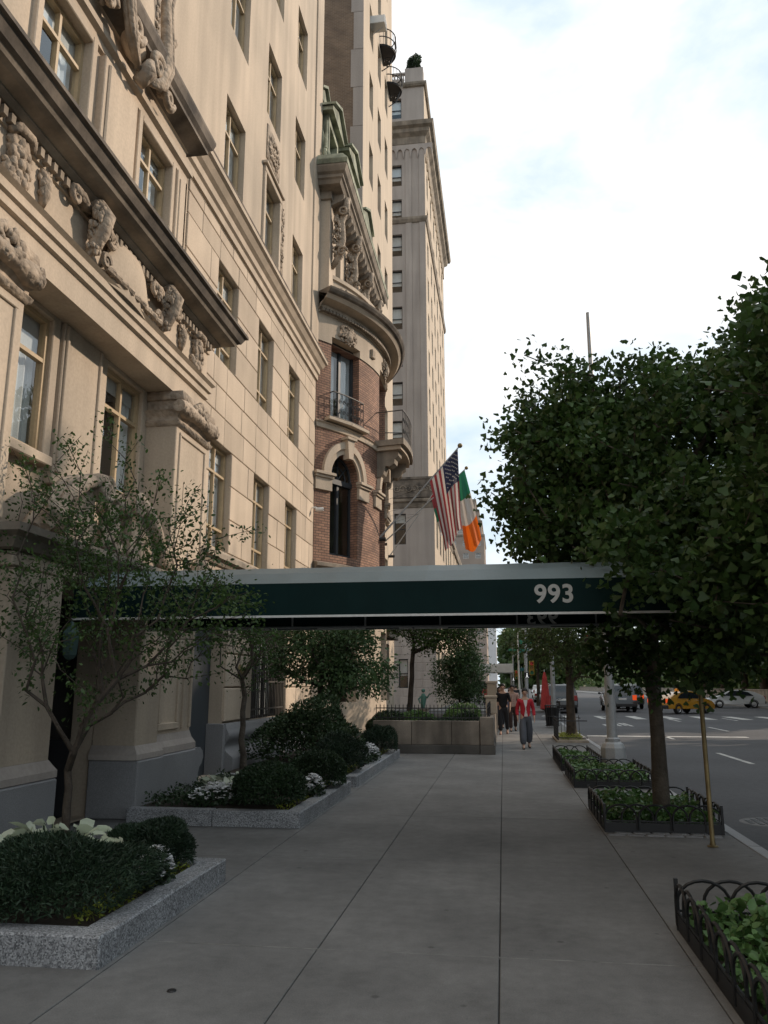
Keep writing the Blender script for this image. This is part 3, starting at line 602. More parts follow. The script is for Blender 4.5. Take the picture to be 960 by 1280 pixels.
m = MB(); m.mould([(TX,6.6),(TX,11.47),(FX,11.47)], [(.05,10.62),(.12,10.66),(.20,10.70),(.30,10.74),(.30,10.80),(.36,10.86),(.40,10.98),(.40,11.03),(0,11.12)]); obj('attic_cornice', m, LIME_SOOT, B1)
# great cartouche
CY, CZ = 9.2, 11.15
m = MB(); m.ball((TX+.12,CY,CZ+.15), .22,.44,.85,18,12); obj('cartouche_shield', m, LIME, B1, True)
m = MB()
for s in (-1, 1):
    pth = [(TX+.30,CY+s*.12,CZ-.98),(TX+.36,CY+s*.45,CZ-.78),(TX+.36,CY+s*.62,CZ-.35),(TX+.32,CY+s*.66,CZ+.2),(TX+.30,CY+s*.60,CZ+.8),(TX+.30,CY+s*.72,CZ+1.2)]
    m.tube(pth, [.05,.09,.10,.09,.08,.07], 10); m.tube([(a+.05,b+s*.09,c) for a,b,c in pth], [.03,.04,.05,.04,.04,.03], 7)
    m.spiral((TX+.36,CY+s*.35,CZ-.55), .19,1.7,.07,('y','z'),s,0,7); m.spiral((TX+.30,CY+s*.80,CZ+.45), .17,1.6,.06,('y','z'),-s,0,7); m.spiral((TX+.34,CY+s*.5,CZ+1.1), .2,1.6,.07,('y','z'),s,0,7)
    m.spiral((TX+.28,CY+s*.95,CZ-.62), .15,1.6,.06,('y','z'),-s,0,7); rblob(m,(TX+.12,CY+s*.88,CZ-.1),.15,.16,.55,60,.06,11+s)
m.tube([(TX+.25,CY,CZ-1.12),(TX+.40,CY,CZ-.95),(TX+.42,CY,CZ-.78)], [.10,.13,.06], 9); rblob(m,(TX+.2,CY,CZ+.95),.2,.3,.25,50,.08,4)
obj('cartouche_scrollwork', m, CARVE, B1, 180)
m = MB(); m.cbox(FX-.01,FX+.06,10.35,11.15,11.15,13.4,.012); rblob(m,(FX+.04,10.75,12.2),.05,.26,.9,110,.06,13); obj('relief_panel', m, CARVE, B1, 60)
m = MB(); m.cbox(FX-.03,FX+.12,12.62,12.86,7.9,8.5,.02); m.mould([(FX,12.58),(FX+.12,12.58),(FX+.12,12.9),(FX,12.9)], [(0,8.48),(.06,8.52),(.06,8.58),(0,8.60)]); obj('small_bracket', m, CARVE, B1)
# ================================================================ building 2: brick bow-fronted townhouse
BC, BR = (-9.98, 26.6), 6.08
def bow(s, d, z):
    a = s/BR; return (BC[0]+(BR+d)*math.cos(a), BC[1]+(BR+d)*math.sin(a), z)
SL = BR*R(41)
B2 = thing('brick_townhouse', (-5,26.6,0), 'bow-fronted red brick townhouse with stone trim and green copper mansard roof', 'building')
wins = [(-29, .66), (0, .66), (29, .66)]           # centre angle, half width (m along the arc)
def arch_z(u, hw, spring): return spring+math.sqrt(max(0, hw*hw-u*u))*1.15
LO, SP, HI0, HI1 = 5.5, 7.95, 9.72, 12.45
def bow_wall(z0, z1, holes, name, mats, uvscale=1, d=0):
    """brick skin of the bow; holes = [(s centre, half width, bottom, spring or None, top)]"""
    S = sorted({-SL, SL, *[c+hw*q for c, hw, *_ in holes for q in (-1,1)], *np.linspace(-SL, SL, 60).tolist(), *[c+hw*q for c, hw, b, sp, t in holes if sp for q in np.linspace(-1,1,17)]})
    vs, fs, uv = [], [], []
    def q(s0, s1, a0, a1, b0, b1):
        for s, z in ((s0,a0),(s1,a1),(s1,b1),(s0,b0)): vs.append(bow(s, d, z)); uv.append((s+20, z))
        n = len(vs); fs.append((n-4,n-3,n-2,n-1))
    for s0, s1 in zip(S[:-1], S[1:]):
        if s1-s0 < 1e-6: continue
        cm = (s0+s1)/2; hs = sorted([h for h in holes if abs(cm-h[0]) < h[1]], key=lambda h: h[2]); lo0 = lo1 = z0
        for c, hw, b, sp, t in hs:
            q(s0, s1, lo0, lo1, b, b)
            if sp: lo0, lo1 = arch_z(s0-c, hw, sp), arch_z(s1-c, hw, sp)
            else: lo0 = lo1 = t
        q(s0, s1, lo0, lo1, z1, z1)
    D = .36
    for c, hw, b, sp, t in holes:
        path = [(c-hw,b),(c-hw,sp or t)]+([(c+hw*k/8, arch_z(hw*k/8, hw, sp)) for k in range(-7,8)] if sp else [])+[(c+hw,sp or t),(c+hw,b),(c-hw,b)]
        for (s0, a0), (s1, a1) in zip(path[:-1], path[1:]):
            for p, w in ((bow(s0,d,a0),(s0+20,a0)),(bow(s1,d,a1),(s1+20,a1)),(bow(s1,d-D,a1),(s1+20+D,a1)),(bow(s0,d-D,a0),(s0+20+D,a0))): vs.append(p); uv.append(w)
            n = len(vs); fs.append((n-4,n-3,n-2,n-1))
    me = bpy.data.meshes.new(name); me.from_pydata(vs, [], fs); l = me.uv_layers.new(name='UVMap'); l.data.foreach_set('uv', np.array([uv[i] for f in fs for i in f]).ravel()); setmats(me, mats); return me
HO = [(R(a)*BR, hw, LO, SP, 0) for a, hw in wins]+[(R(a)*BR, .70, HI0, None, HI1) for a, hw in wins]
obj('bow_wall', bow_wall(5.0, 12.2, [h if h[3] else (h[0],h[1],h[2],None,12.199) for h in HO], 'bow_wall', BRICK), None, B2)
obj('stone_frieze', bow_wall(12.2, 13.1, [(h[0],h[1],12.2,None,HI1) for h in HO if not h[3]], 'stone_frieze', LIME, d=.03), None, B2)
obj('stone_basement', bow_wall(0, 5.0, [(R(a)*BR,.6,1.2,None,3.4) for a, _ in wins], 'stone_basement', LIME, d=.04), None, B2)
m = MB(); m.box(-20,-6.6,22.62,30.6,0,17.2); obj('interior', m, ROOM, B2)
m = MB(); m.box(-6.65,-5.42,22.62,22.75,0,17.3); m.box(-6.65,-5.42,30.45,30.6,0,17.3); obj('side_wall', m, LIME, B2)
def bowband(s0, s1, prof, name, mats, n=40, smth=False):
    m = MB(); m.mould([bow(s0+(s1-s0)*k/n, 0, 0)[:2] for k in range(n+1)], prof); return obj(name, m, mats, B2, smth)
bowband(-SL, SL, [(0,4.98),(.10,5.0),(.16,5.08),(.22,5.10),(.22,5.2),(.0,5.26)], 'string_course', LIME_D)
bowband(-SL, SL, [(0,9.36),(.05,9.38),(.05,9.52),(.10,9.56),(.0,9.62)], 'string_course', LIME)
bowband(-SL-.05, SL+.05, [(0,13.1),(.08,13.12),(.08,13.22),(.16,13.26),(.16,13.34),(.50,13.42),(.55,13.5),(.60,13.56)], 'cornice', LIME, 60)
bowband(-SL-.05, SL+.05, [(.56,13.53),(.66,13.58),(.72,13.66),(.74,13.72),(.0,13.78)], 'cornice_capping', LIME_SOOT, 60)
m = MB()
for k in range(62):
    s = -SL+.08+k*.138; t = MB(); t.box(-.05,.05,.10,.22,13.13,13.23); t.v = [bow(s+a, b, c) for a, b, c in t.v]; m.add(t.v, t.f)
tag(obj('dentil_course', m, LIME_D, B2), kind='stuff')
m = MB(); m.prism([(-5.3,22.62),(-5.3,30.58)]+[bow(SL-(2*SL)*k/30, .1, 0)[:2] for k in range(31)], lambda a,b,d:(a,b,d), 13.70, 13.74); obj('cornice_top', m, LIME_D, B2)
# arched windows with stone archivolts
def bpiece(name, build, mats, parent=None, sm=False):
    m = MB(); build(m); m.v = [bow(a, b, c) for a, b, c in m.v]; return obj(name, m, mats, parent or B2, sm)
for a, hw in wins:
    c = R(a)*BR
    def arch(m):
        for (r0, r1, d) in ((hw+.02, hw+.17, .07), (hw+.17, hw+.36, .13)):
            n = 20; vs = []; fs = []
            for k in range(n+1):
                t = math.pi*k/n; ct, st = math.cos(t), math.sin(t)*1.12
                vs += [(c-r0*ct, -.1, SP+r0*st), (c-r0*ct, d, SP+r0*st), (c-r1*ct, d, SP+r1*st), (c-r1*ct, -.02, SP+r1*st)]
            for k in range(n):
                for q in range(3): fs.append((k*4+q, (k+1)*4+q, (k+1)*4+q+1, k*4+q+1))
            m.add(vs, fs)
    bpiece('archivolt', arch, LIME)
    bpiece('keystone', lambda m: (m.prism([(c-.10,8.55),(c+.10,8.55),(c+.16,9.15),(c-.16,9.15)], lambda a,b,d:(a,d,b), 0, .24), m.cbox(c-.22,c+.22,0,.30,9.15,9.24,.01)), LIME)
    for sd in (-1, 1):
        s0, s1 = sorted((c+sd*(hw-.02), c+sd*(hw+.62)))
        bpiece('impost', lambda m: (m.cbox(s0,s1,-.02,.08,7.42,7.80,.01), m.cbox(s0-.03,s1+.03,-.02,.14,7.80,7.88,.01), m.cbox(s0-.06,s1+.06,-.02,.2,7.88,7.97,.01)), LIME)
    L = bow(c, -.30, 0); rz = R(a)
    # timber frame, transom and fan
    f = MB(); w = hw; fr = .07
    f.box(-.08,0,-w,-w+fr,LO,SP); f.box(-.08,0,w-fr,w,LO,SP); f.box(-.10,.05,-w,w,SP-.16,SP); f.box(-.08,0,-fr*.7,fr*.7,LO,SP-.16); f.box(-.08,0,-w+fr,w-fr,LO,LO+.12)
    f.tube([(-.03, -.58*w*math.cos(math.pi*k/12), SP+.58*w*1.1*math.sin(math.pi*k/12)) for k in range(13)], .025, 5)
    for t in (45,90,135): f.tube([(-.03,0,SP),(-.03,w*math.cos(R(t)),SP+w*1.12*math.sin(R(t)))], .022, 5)
    f.tube([(-.03, -(w-.03)*math.cos(math.pi*k/16), SP+(w-.03)*1.14*math.sin(math.pi*k/16)) for k in range(17)], .05, 6)
    fo = obj('arched_window', f, DFRAME, B2, loc=L, rz=rz)
    for s0, s1 in ((-w+fr,-.05),(.05,w-fr)): p = MB(); p.quad((-.05,s0,LO+.1),(-.05,s1,LO+.1),(-.05,s1,SP-.15),(-.05,s0,SP-.15)); link(obj('pane', p, GLASS, None), None) if False else None; q = bpy.data.objects.new('pane', p.mesh('pane')); setmats(q.data, GLASS); link(q, fo)
    p = MB(); p.add([(-.05,0,SP)]+[(-.05,-w*math.cos(math.pi*k/12),SP+w*1.14*math.sin(math.pi*k/12)) for k in range(13)], [(0,k+1,k+2) for k in range(12)]); q = bpy.data.objects.new('fanlight', p.mesh('fanlight')); setmats(q.data, GLASS); link(q, fo)
    p = MB(); p.box(-.6,-.55,-w,w,LO,SP+.9); q = bpy.data.objects.new('room', p.mesh('room')); setmats(q.data, ROOM); link(q, fo)
    # french window above
    x = bow(c, -.28, HI0); y0 = -.70
    off = Vector((0,y0,0)); off.rotate(Matrix.Rotation(rz, 3, 'Z')); window(B2, (x[0]+off.x, x[1]+off.y, HI0), 1.4, HI1-HI0, 2, (4,1) if False else (1,), .10, .10, DFRAME, rz, 'b2f')
    # carved cartouche over it
    bpiece('carved_cartouche', lambda m: [rblob2(m, c, 12.72, .42, .30, 90, .06, int(a)+50), m.ball((c,.10,12.68),.16,.10,.2,8,6)], CARVE, sm=True) if False else None
def rb(m, s, z, rs, rz_, n, size, seed):
    g = random.Random(seed)
    for _ in range(n):
        a, b = g.uniform(-1,1), g.uniform(-1,1)
        if a*a+b*b > 1: continue
        q = size*g.uniform(.6,1.3); m.ball((s+rs*a, .04+.12*(1-a*a-b*b), z+rz_*b), q, q*.8, q, 6, 4)
for a, _ in wins:
    c = R(a)*BR
    bpiece('carved_cartouche', lambda m: (rb(m, c, 12.72, .44, .32, 110, .055, int(a)+50), m.ball((c,.12,12.66),.15,.10,.2,8,6)), CARVE, sm=True)
    bpiece('window_ledge', lambda m: (m.cbox(c-.95,c,0,.26,9.62,9.73,.015), m.cbox(c+.001,c+.95,0,.26,9.62,9.73,.015)), LIME)
for a in (-14.5, 14.5):
    c = R(a)*BR; bpiece('carved_boss', lambda m: m.cbox(c-.13,c+.13,.02,.12,12.5,12.8,.02), CARVE)
# iron balconettes
def railing(s0, s1, d, z0, h, name='iron_railing'):
    o = bpiece(name, lambda m: [ (m.tube([(s0+(s1-s0)*k/8,d,z) for k in range(9)], .022, 5)) for z in (z0+.04,z0+h*.5 if False else z0+h)] + [m.tube([(s,0,z0+h),(s,d,z0+h)], .02, 5) for s in (s0,s1)], IRON_G)
    n = max(4, int((s1-s0)/.16))
    for k in range(n+1):
        s = s0+(s1-s0)*k/n
        b = bpiece('baluster', lambda m: m.tube([(s,d,z0+.04),(s,d,z0+h)], .012, 4), IRON_G)
    for k in range(n):
        s = s0+(s1-s0)*(k+.5)/n
        bpiece('iron_scroll', lambda m: [m.tube([(s+.06*math.cos(t)*(1-t/16), d, z0+zz+.08*math.sin(t)*(1-t/16)) for t in np.linspace(0,11,18)], .010, 4) for zz in (h*.3, h*.68)], IRON_G)
for a in (-29, 29): railing(R(a)*BR-.72, R(a)*BR+.72, .16, 9.74, .85)
# centre balcony on consoles
bpiece('balcony_slab', lambda m: [m.cbox(-1.15+.46*k,-1.15+.46*(k+1)-.0005,0,1.0,9.52,9.72,.002) for k in range(5)], LIME_D)
bpiece('balcony_moulding', lambda m: [m.cbox(-1.08+.43*k,-1.08+.43*(k+1)-.0005,0,.88,9.38,9.519,.002) for k in range(5)], LIME)
for s in (-.75, .75): bpiece('console', lambda m: m.prism([(0,9.38),(.75,9.38),(.75,9.2),(.62,9.1),(.60,8.95),(.45,8.85),(.30,8.88),(.22,8.6),(.10,8.5),(0,8.5)], lambda d_,z,t:(s+t,d_,z), -.2, .2), LIME_D)
railing(-1.1, 1.1, .95, 9.72, 1.0)
# attic storey
AX = -5.05
m = MB(); wall_holes(m, fX(AX), 22.62, 30.58, 13.74, 17.3, [(23.6,24.4,14.75,16.5),(26.2,27.0,14.75,16.5),(28.8,29.6,14.75,16.5)], .35); obj('attic_wall', m, LIME, B2)
m = MB(); m.quad((AX,22.62,13.74),(-6.6,22.62,13.74),(-6.6,22.62,17.3),(AX,22.62,17.3)); obj('side_wall', m, LIME, B2)
for y in (23.6,26.2,28.8): window(B2, (AX-.25,y,14.75), .8, 1.75, 1, (1,1), .06, .05, DFRAME, key='b2a')
bow_par = lambda k: bow(-SL*.93+2*SL*.93*k/30, -.12, 0)[:2]
m = MB(); m.mould([bow_par(k) for k in range(31)], [(-.2,13.76),(.02,13.77),(.02,13.95),(-.02,13.97),(-.02,14.5),(.05,14.53),(.05,14.66),(-.2,14.68)]); obj('parapet', m, LIME, B2)
m = MB()
for k in range(3, 28):
    p = bow_par(k); rblob(m, (p[0],p[1],14.22), .06,.09,.16,7,.05,k)
tag(obj('parapet_carving', m, CARVE, B2), kind='stuff')
for y in (23.0,25.3,27.9,30.2):
    m = MB(); m.tube([(AX+.0,y,14.8),(AX+.25,y,15.2),(AX+.32,y,15.8),(AX+.30,y,16.4),(AX+.45,y,16.9),(AX+.5,y,17.25)], [.08,.13,.14,.12,.13,.1], 8); rblob(m,(AX+.08,y,15.9),.34,.22,.8,170,.06,int(y)); m.spiral((AX+.36,y-.14,15.3),.16,1.5,.05,('x','z'),1,0); m.spiral((AX+.4,y-.16,16.75),.18,1.5,.05,('x','z'),-1,0); obj('carved_bracket', m, CARVE, B2, 180)
for k in range(17):
    y = 22.85+k*.46; m = MB(); m.prism([(0,17.28),(.42,17.28),(.42,17.14),(.30,17.02),(0,16.9)], lambda d_,z,t:(AX+d_,y+t,z), -.09, .09); obj('modillion', m, LIME_D, B2)
m = MB(); m.mould([(-6.6,22.6),(AX,22.6),(AX,30.6),(-6.6,30.6)], [(0,17.0),(.06,17.02),(.06,17.28),(.40,17.30),(.46,17.42),(.52,17.46),(.52,17.56),(.60,17.62),(.66,17.78),(.66,17.84),(.0,17.86)]); obj('roof_cornice', m, LIME_D, B2)
m = MB(); m.mould([(-6.6,22.6),(AX,22.6),(AX,30.6),(-6.6,30.6)], [(0,17.863),(.68,17.85),(.70,18.0),(.62,18.12),(.50,18.3),(0,18.32)]); obj('copper_gutter', m, COPPER, B2)
m = MB(); m.prism([(0,18.3),(.0,18.4),(-.4,20.0),(-1.1,21.6),(-1.6,21.7),(-4,21.75),(-4,18.3)], lambda d_,z,t:(AX+d_,t,z), 22.63, 30.55); roof2 = obj('mansard_roof', m, COPPER, B2)
m = MB()
for k in range(18): y = 22.7+k*.46; m.tube([(AX+.0,y,18.4),(AX-.4,y,20.0),(AX-1.1,y,21.6)], .03, 4)
obj('standing_seams', m, COPPER, roof2)
m = MB(); m.mould([(-7,22.6),(AX-1.05,22.6),(AX-1.05,30.6),(-7,30.6)], [(0,21.5),(.15,21.55),(.2,21.75),(0,21.85)]); obj('ridge_moulding', m, COPPER, roof2)
for i, (y, w, zt, dx) in enumerate(((23.55,.75,20.35,.1),(26.6,.95,20.9,.1),(29.6,.75,20.35,.1),(24.6,.45,22.2,-.75),(28.6,.45,22.2,-.75))):
    zb = 18.45 if i < 3 else 20.6
    d = MB(); x0 = AX-.12+dx*(1 if dx < 0 else 0)
    d.box(AX-1.6,x0,y-w,y-w+.16,zb,zt); d.box(AX-1.6,x0,y+w-.16,y+w,zb,zt); d.box(AX-1.6,x0,y-w+.16,y+w-.16,zt-.3,zt); d.box(AX-1.6,x0-.05,y-w+.16,y+w-.16,zb,zb+.2)
    do = obj('dormer', d, COPPER, B2)
    m = MB(); m.prism([(y-w-.22,zt),(y+w+.22,zt),(y+w+.22,zt+.14),(y,zt+.62),(y-w-.22,zt+.14)], lambda a,b,t:(t,a,b), AX-1.6, x0+.18); m.prism([(y-w-.3,zt+.14),(y-w-.3,zt+.22),(y,zt+.78),(y+w+.3,zt+.22),(y+w+.3,zt+.14),(y,zt+.66)], lambda a,b,t:(t,a,b), AX-1.6, x0+.30); obj('pediment', m, COPPER, do)
    m = MB(); m.quad((x0-.2,y-w+.16,zb+.2),(x0-.2,y+w-.16,zb+.2),(x0-.2,y+w-.16,zt-.3),(x0-.2,y-w+.16,zt-.3)); obj('pane', m, GLASS, do); m = MB(); m.box(x0-.5,x0-.45,y-w+.1,y+w-.1,zb,zt-.1); obj('room', m, ROOM, do)
    for sgn in (-1,1):
        m = MB(); m.spiral((x0-.05,y+sgn*(w+.2),zb+.25),.22,1.4,.07,('y','z'),sgn,0); m.tube([(x0-.05,y+sgn*(w+.2),zb+.45),(x0-.05,y+sgn*(w+.06),zt-.3)], [.06,.04], 6); obj('dormer_scroll', m, COPPER, do, True)

# ================================================================ building 3: limestone tower with brick flank
B3 = thing('limestone_tower', (-5.4,35.5,0), 'tall pale limestone apartment tower with brown brick flank, above the brick townhouse', 'building')
def uvbox(name, quads, mats, parent):
    me = bpy.data.meshes.new(name); vs = []; fs = []; uv = []
    for q in quads:
        n = len(vs); vs += [p for p, _ in q]; uv += [w for _, w in q]; fs.append((n,n+1,n+2,n+3))
    me.from_pydata(vs, [], fs); me.uv_layers.new(name='UVMap').data.foreach_set('uv', np.array(uv).ravel()); setmats(me, mats); return obj(name, me, None, parent)
def flank(x0, x1, y, z0, z1): return [((x0,y,z0),(x0+40,z0)),((x1,y,z0),(x1+40,z0)),((x1,y,z1),(x1+40,z1)),((x0,y,z1),(x0+40,z1))]
uvbox('brick_flank', [flank(-22,-5.86,30.62,0,58)], BRICK_B, B3)
for k in range(24):
    z = 10+k*2; m = MB(); m.cbox(-5.86-(.12 if k % 2 else 0),-5.401,30.6,30.9,z,z+1.985,.006); obj('stone_quoin', m, LIME_G, B3)
c3 = [(32.3,33.4),(34.9,35.95),(37.35,38.4)]; r3 = []
h3 = []
for i, (a, b) in enumerate(c3):
    off = (0, 0, 0)[i]
    for k in range(12): z = 6.6+3.82*k+off*(1); h3.append((a,b,z,z+2.05))
h3b = []
for i,(a,b) in enumerate(c3):
    for k in range(13): z = 5.5+3.82*k+(-.1,0,.15)[i]; h3b.append((a,b,z,z+2.0))
m = MB(); wall_holes(m, fX(-5.4), 30.62, 40.3, 4.6, 58, h3b, .32); obj('wall', m, LIME_T, B3)
m = MB(); wall_holes(m, fX(-5.36), 30.62, 40.34, 0, 4.6, [(32.2,33.6,1,3.6),(34.8,36.2,.0,3.4),(37.2,38.6,1,3.6)], .4); obj('base_wall', m, LIME, B3)
m = MB(); m.box(-22,-6.4,30.8,40.2,0,57.5); obj('interior', m, ROOM, B3); m = MB(); m.box(-22,-5.41,40.1,40.29,0,58); m.box(-22,-5.4,30.63,40.29,58,58.4); obj('far_flank', m, LIME_T, B3)
for (a,b,c,d) in h3b: window(B3, (-5.66,a,c), b-a, d-c, 1, (1,1), .06, .05, DFRAME, key='b3', curtain='blind')
for (a,b,c,d) in h3b:
    if c < 14: m = MB(); m.cbox(-5.41,-5.25,a-.1,b+.1,c-.14,c-.01,.01); obj('window_sill', m, LIME, B3)
m = MB(); m.mould([(-22,30.6),(-5.4,30.6),(-5.4,40.32)], [(0,4.5),(.1,4.52),(.18,4.7),(.18,4.8),(0,4.86)]); obj('string_course', m, LIME_D, B3)
m = MB(); m.cbox(-5.4,-4.7,33.9,36.9,3.7,4.05,.03); m.prism([(33.7,4.05),(37.1,4.05),(35.4,4.8)], lambda a,b,t:(t,a,b), -5.4, -4.6); obj('door_pediment', m, LIME_D, B3)
m = MB(); m.cbox(-5.38,-4.95,35.1,36.0,9.0,9.12,.02); m.prism([(35.0,9.12),(36.1,9.12),(36.1,9.2),(35.55,9.5),(35.0,9.2)], lambda a,b,t:(t,a,b), -5.4, -4.9); obj('window_hood', m, LIME_D, B3)
# rounded iron balconies near the top and an air conditioner
for (y, z) in ((36.2,34.6),(38.9,34.6)):
    fr = obj('iron_balcony', (lambda q: ([q.tube([(-5.4+.75*math.sin(math.pi*k/12), y-.75*math.cos(math.pi*k/12), zz) for k in range(13)], .03, 5) for zz in (z,z+.5,z+1.0)], q.prism([(-.75*math.cos(math.pi*k/12), .75*math.sin(math.pi*k/12)) for k in range(13)], lambda a,b,t:(-5.4+b,y+a,t), z-.06, z), q)[2])(MB()), IRON, B3)
    for k in range(1,12): m = MB(); t = math.pi*k/12; m.tube([(-5.4+.75*math.sin(t),y-.75*math.cos(t),z),(-5.4+.80*math.sin(t),y-.8*math.cos(t),z+.35),(-5.4+.75*math.sin(t),y-.75*math.cos(t),z+1.0)], .015, 4); obj('baluster', m, IRON, fr)
    m = MB(); m.tube([(-5.4,y,z-1.0),(-5.0,y,z-.75),(-4.75,y,z-.1)], .03, 5); m.spiral((-5.1,y,z-.4), .25,1.4,.025,('x','z'),1,0); obj('scroll_bracket', m, IRON, fr)
ac = thing('air_conditioner', (-5.2,33.3,33.6), 'pale boxed air conditioner jutting from a high window of the limestone tower', 'air conditioner')
m = MB(); m.cbox(-5.5,-4.75,32.9,33.55,33.5,33.95,.02); obj('casing', m, WHITEP, ac)
m = MB()
for k in range(6): m.box(-4.75,-4.735,32.95,33.5,33.55+k*.065,33.585+k*.065)
obj('louvre', m, GALV, ac); m = MB(); m.tube([(-5.4,33.2,33.1),(-4.9,33.2,33.49)], .02, 4); obj('strut', m, GALV, ac)

# ================================================================ building 4: grey tower past the side street
B4 = thing('grey_apartment_tower', (-5.3,72,0), 'tall grey stone apartment tower with bracketed cornice standing past the side street', 'building')
X4, Y4, Y4b, T4 = -5.25, 60, 82, 53
sy = lambda y: (lambda a, b, d: (a, y-d, b))
zr = [3.4*k for k in range(0, 10)]
hs = [(-8.2,-7.22,20.2+3.27*k,22.2+3.27*k) for k in list(range(8))+[9]]+[(-12.5,-11.2,20.2+3.27*k,22.2+3.27*k) for k in range(9)]
hf = [(y,y+1.15,20.2+3.27*k,22.3+3.27*k) for y in (61.6,65,68.4,71.8,75.2,78.6) for k in range(9)]
m = MB(); wall_holes(m, sy(Y4), -26, X4, 17.4, T4, hs, .3); obj('flank_wall', m, LIME_G, B4)
m = MB(); wall_holes(m, fX(X4), Y4, Y4b, 17.4, T4, hf, .3); obj('front_wall', m, LIME_T, B4)
bx4 = X4+.45
hsb = [(-7.6,-6.9,1.5,3.6),(-7.9,-7.0,6.6,8.4),(-7.9,-7.0,12.2,14.6)]; hfb = [(y-.2,y+1.4,12.2,14.8) for y in (61.6,65,68.4,71.8,75.2,78.6)]+[(y-.2,y+1.4,6.2,9.4) for y in (61.6,65,68.4,71.8,75.2,78.6)]+[(y-.2,y+1.4,1.4,4.2) for y in (61.6,65,68.4,71.8,75.2,78.6)]
m = MB(); wall_holes(m, sy(Y4-.3), -26, bx4, 0, 17.0, hsb, .3); obj('base_flank', m, LIME_G, B4)
m = MB(); wall_holes(m, fX(bx4), Y4-.3, Y4b+.3, 0, 17.0, hfb, .3); obj('base_front', m, LIME_T, B4)
m = MB(); m.box(-26,X4-.8,Y4+.8,Y4b,0,T4-.3); obj('interior', m, ROOM, B4); m = MB(); m.box(-26,X4,Y4b-.2,Y4b-.01,0,T4); m.box(-26,X4,Y4,Y4b-.1,T4-.2,T4-.02); obj('far_flank', m, LIME_T, B4)
stones(B4, Y4-.3, -9.5, bx4, [0.0,.9,1.5,2.1,2.7,3.3,3.9,4.5,5.2], [(-7.6,-6.9,1.5,3.6)], .02, LIME_G, (.9,1.3), .03, 8, .02, 'y')
for (a,b,c,d) in hs+hsb: window(B4, (a, Y4+(.24 if c > 17 else -.06), c), b-a, d-c, 1, (1,1), .07, .06, DFRAME, -math.pi/2, 'b4s', 'blind')
for (a,b,c,d) in hf+hfb: window(B4, ((X4 if c > 17 else bx4)-.24, a, c), b-a, d-c, 1, (1,1), .07, .06, DFRAME, 0, 'b4f', 'blind')
pth = lambda x, y: [(-26,y),(x,y),(x,Y4b),(x-2,Y4b)]
def band(name, x, y, prof, mats): m = MB(); m.mould(pth(x,y), prof); return obj(name, m, mats, B4)
band('base_cornice', bx4, Y4-.3, [(0,15.0),(.06,15.05),(.12,15.4),(.30,15.5),(.34,15.7),(0,15.8)], LIME_D); band('balcony_parapet', bx4, Y4-.3, [(.0,15.8),(.22,15.81),(.22,17.2),(.28,17.25),(.28,17.42),(-1.2,17.45)], LIME_SOOT)
m = MB()
for k in range(9): rb_ = (-8.6+k*.46); m.spiral((rb_, Y4-.53, 16.5), .28, 1.3, .05, ('x','z'), 1 if k % 2 else -1, 0)
obj('parapet_carving', m, LIME_D, B4, True)
band('string_course', bx4, Y4-.3, [(0,10.0),(.12,10.03),(.12,10.2),(0,10.3)], LIME_D); band('string_course', X4, Y4, [(0,39.5),(.1,39.55),(.2,39.8),(.2,40.0),(0,40.1)], LIME_D)
band('main_cornice', X4, Y4, [(0,46.9),(.10,47.0),(.14,47.6),(.45,47.9),(.5,48.2),(.75,48.35),(.85,48.7),(0,48.9)], LIME_D); band('parapet', X4, Y4, [(0,52.6),(.15,52.65),(.25,52.8),(.25,53.0),(-.4,53.05)], LIME_D)
band('corner_pilaster', X4, Y4, [(0,17.45),(.0,17.5),(0,17.5)], LIME_G) if False else None
for x in (-6.9,-5.75): m = MB(); m.cbox(x,x+.5,Y4-.06,Y4+.05,17.45,46.9,.01); obj('pilaster', m, LIME_G, B4)
for k in range(7):
    c = -8.6+k*.62; m = MB(); m.prism([(c-.31,45.6),(c-.31,46.9),(c+.31,46.9),(c+.31,45.6)]+[(c+.24*math.cos(t),46.1+.4*math.sin(t)) for t in np.linspace(0,math.pi,9)], lambda a,b,d:(a,d,b), Y4-.14, Y4-.001); obj('arch_corbel', m, LIME_G, B4)
for k in range(18):
    y = Y4+.6+k*1.2; m = MB(); m.cbox(X4-.01,X4+.14,y,y+.4,45.7,46.9,.03); obj('corbel', m, LIME_T, B4)
m = MB(); m.box(-26,-5.6,Y4+.02,Y4+.3,53.05,53.15); m.box(-26,-5.6,Y4+.02,Y4+.3,54.1,54.25); m.cbox(-6.9,-5.3,Y4,Y4+.9,53.05,54.6,.02); obj('balustrade_rail', m, LIME_G, B4)
m = MB(); m.lathe([(.07,0),(.07,.1),(.05,.2),(.11,.45),(.05,.8),(.07,.95),(.07,1.05)], (0,0,0), 8); bal = m.mesh('baluster'); setmats(bal, LIME_G)
for k in range(10): obj('baluster', bal, None, B4, loc=(-9.3+k*.25, Y4+.16, 53.08))
m = MB(); m.cbox(-9.4,-7.4,Y4+3,Y4+6,T4,T4+3.2,.02); obj('bulkhead', m, LIME_G, B4)
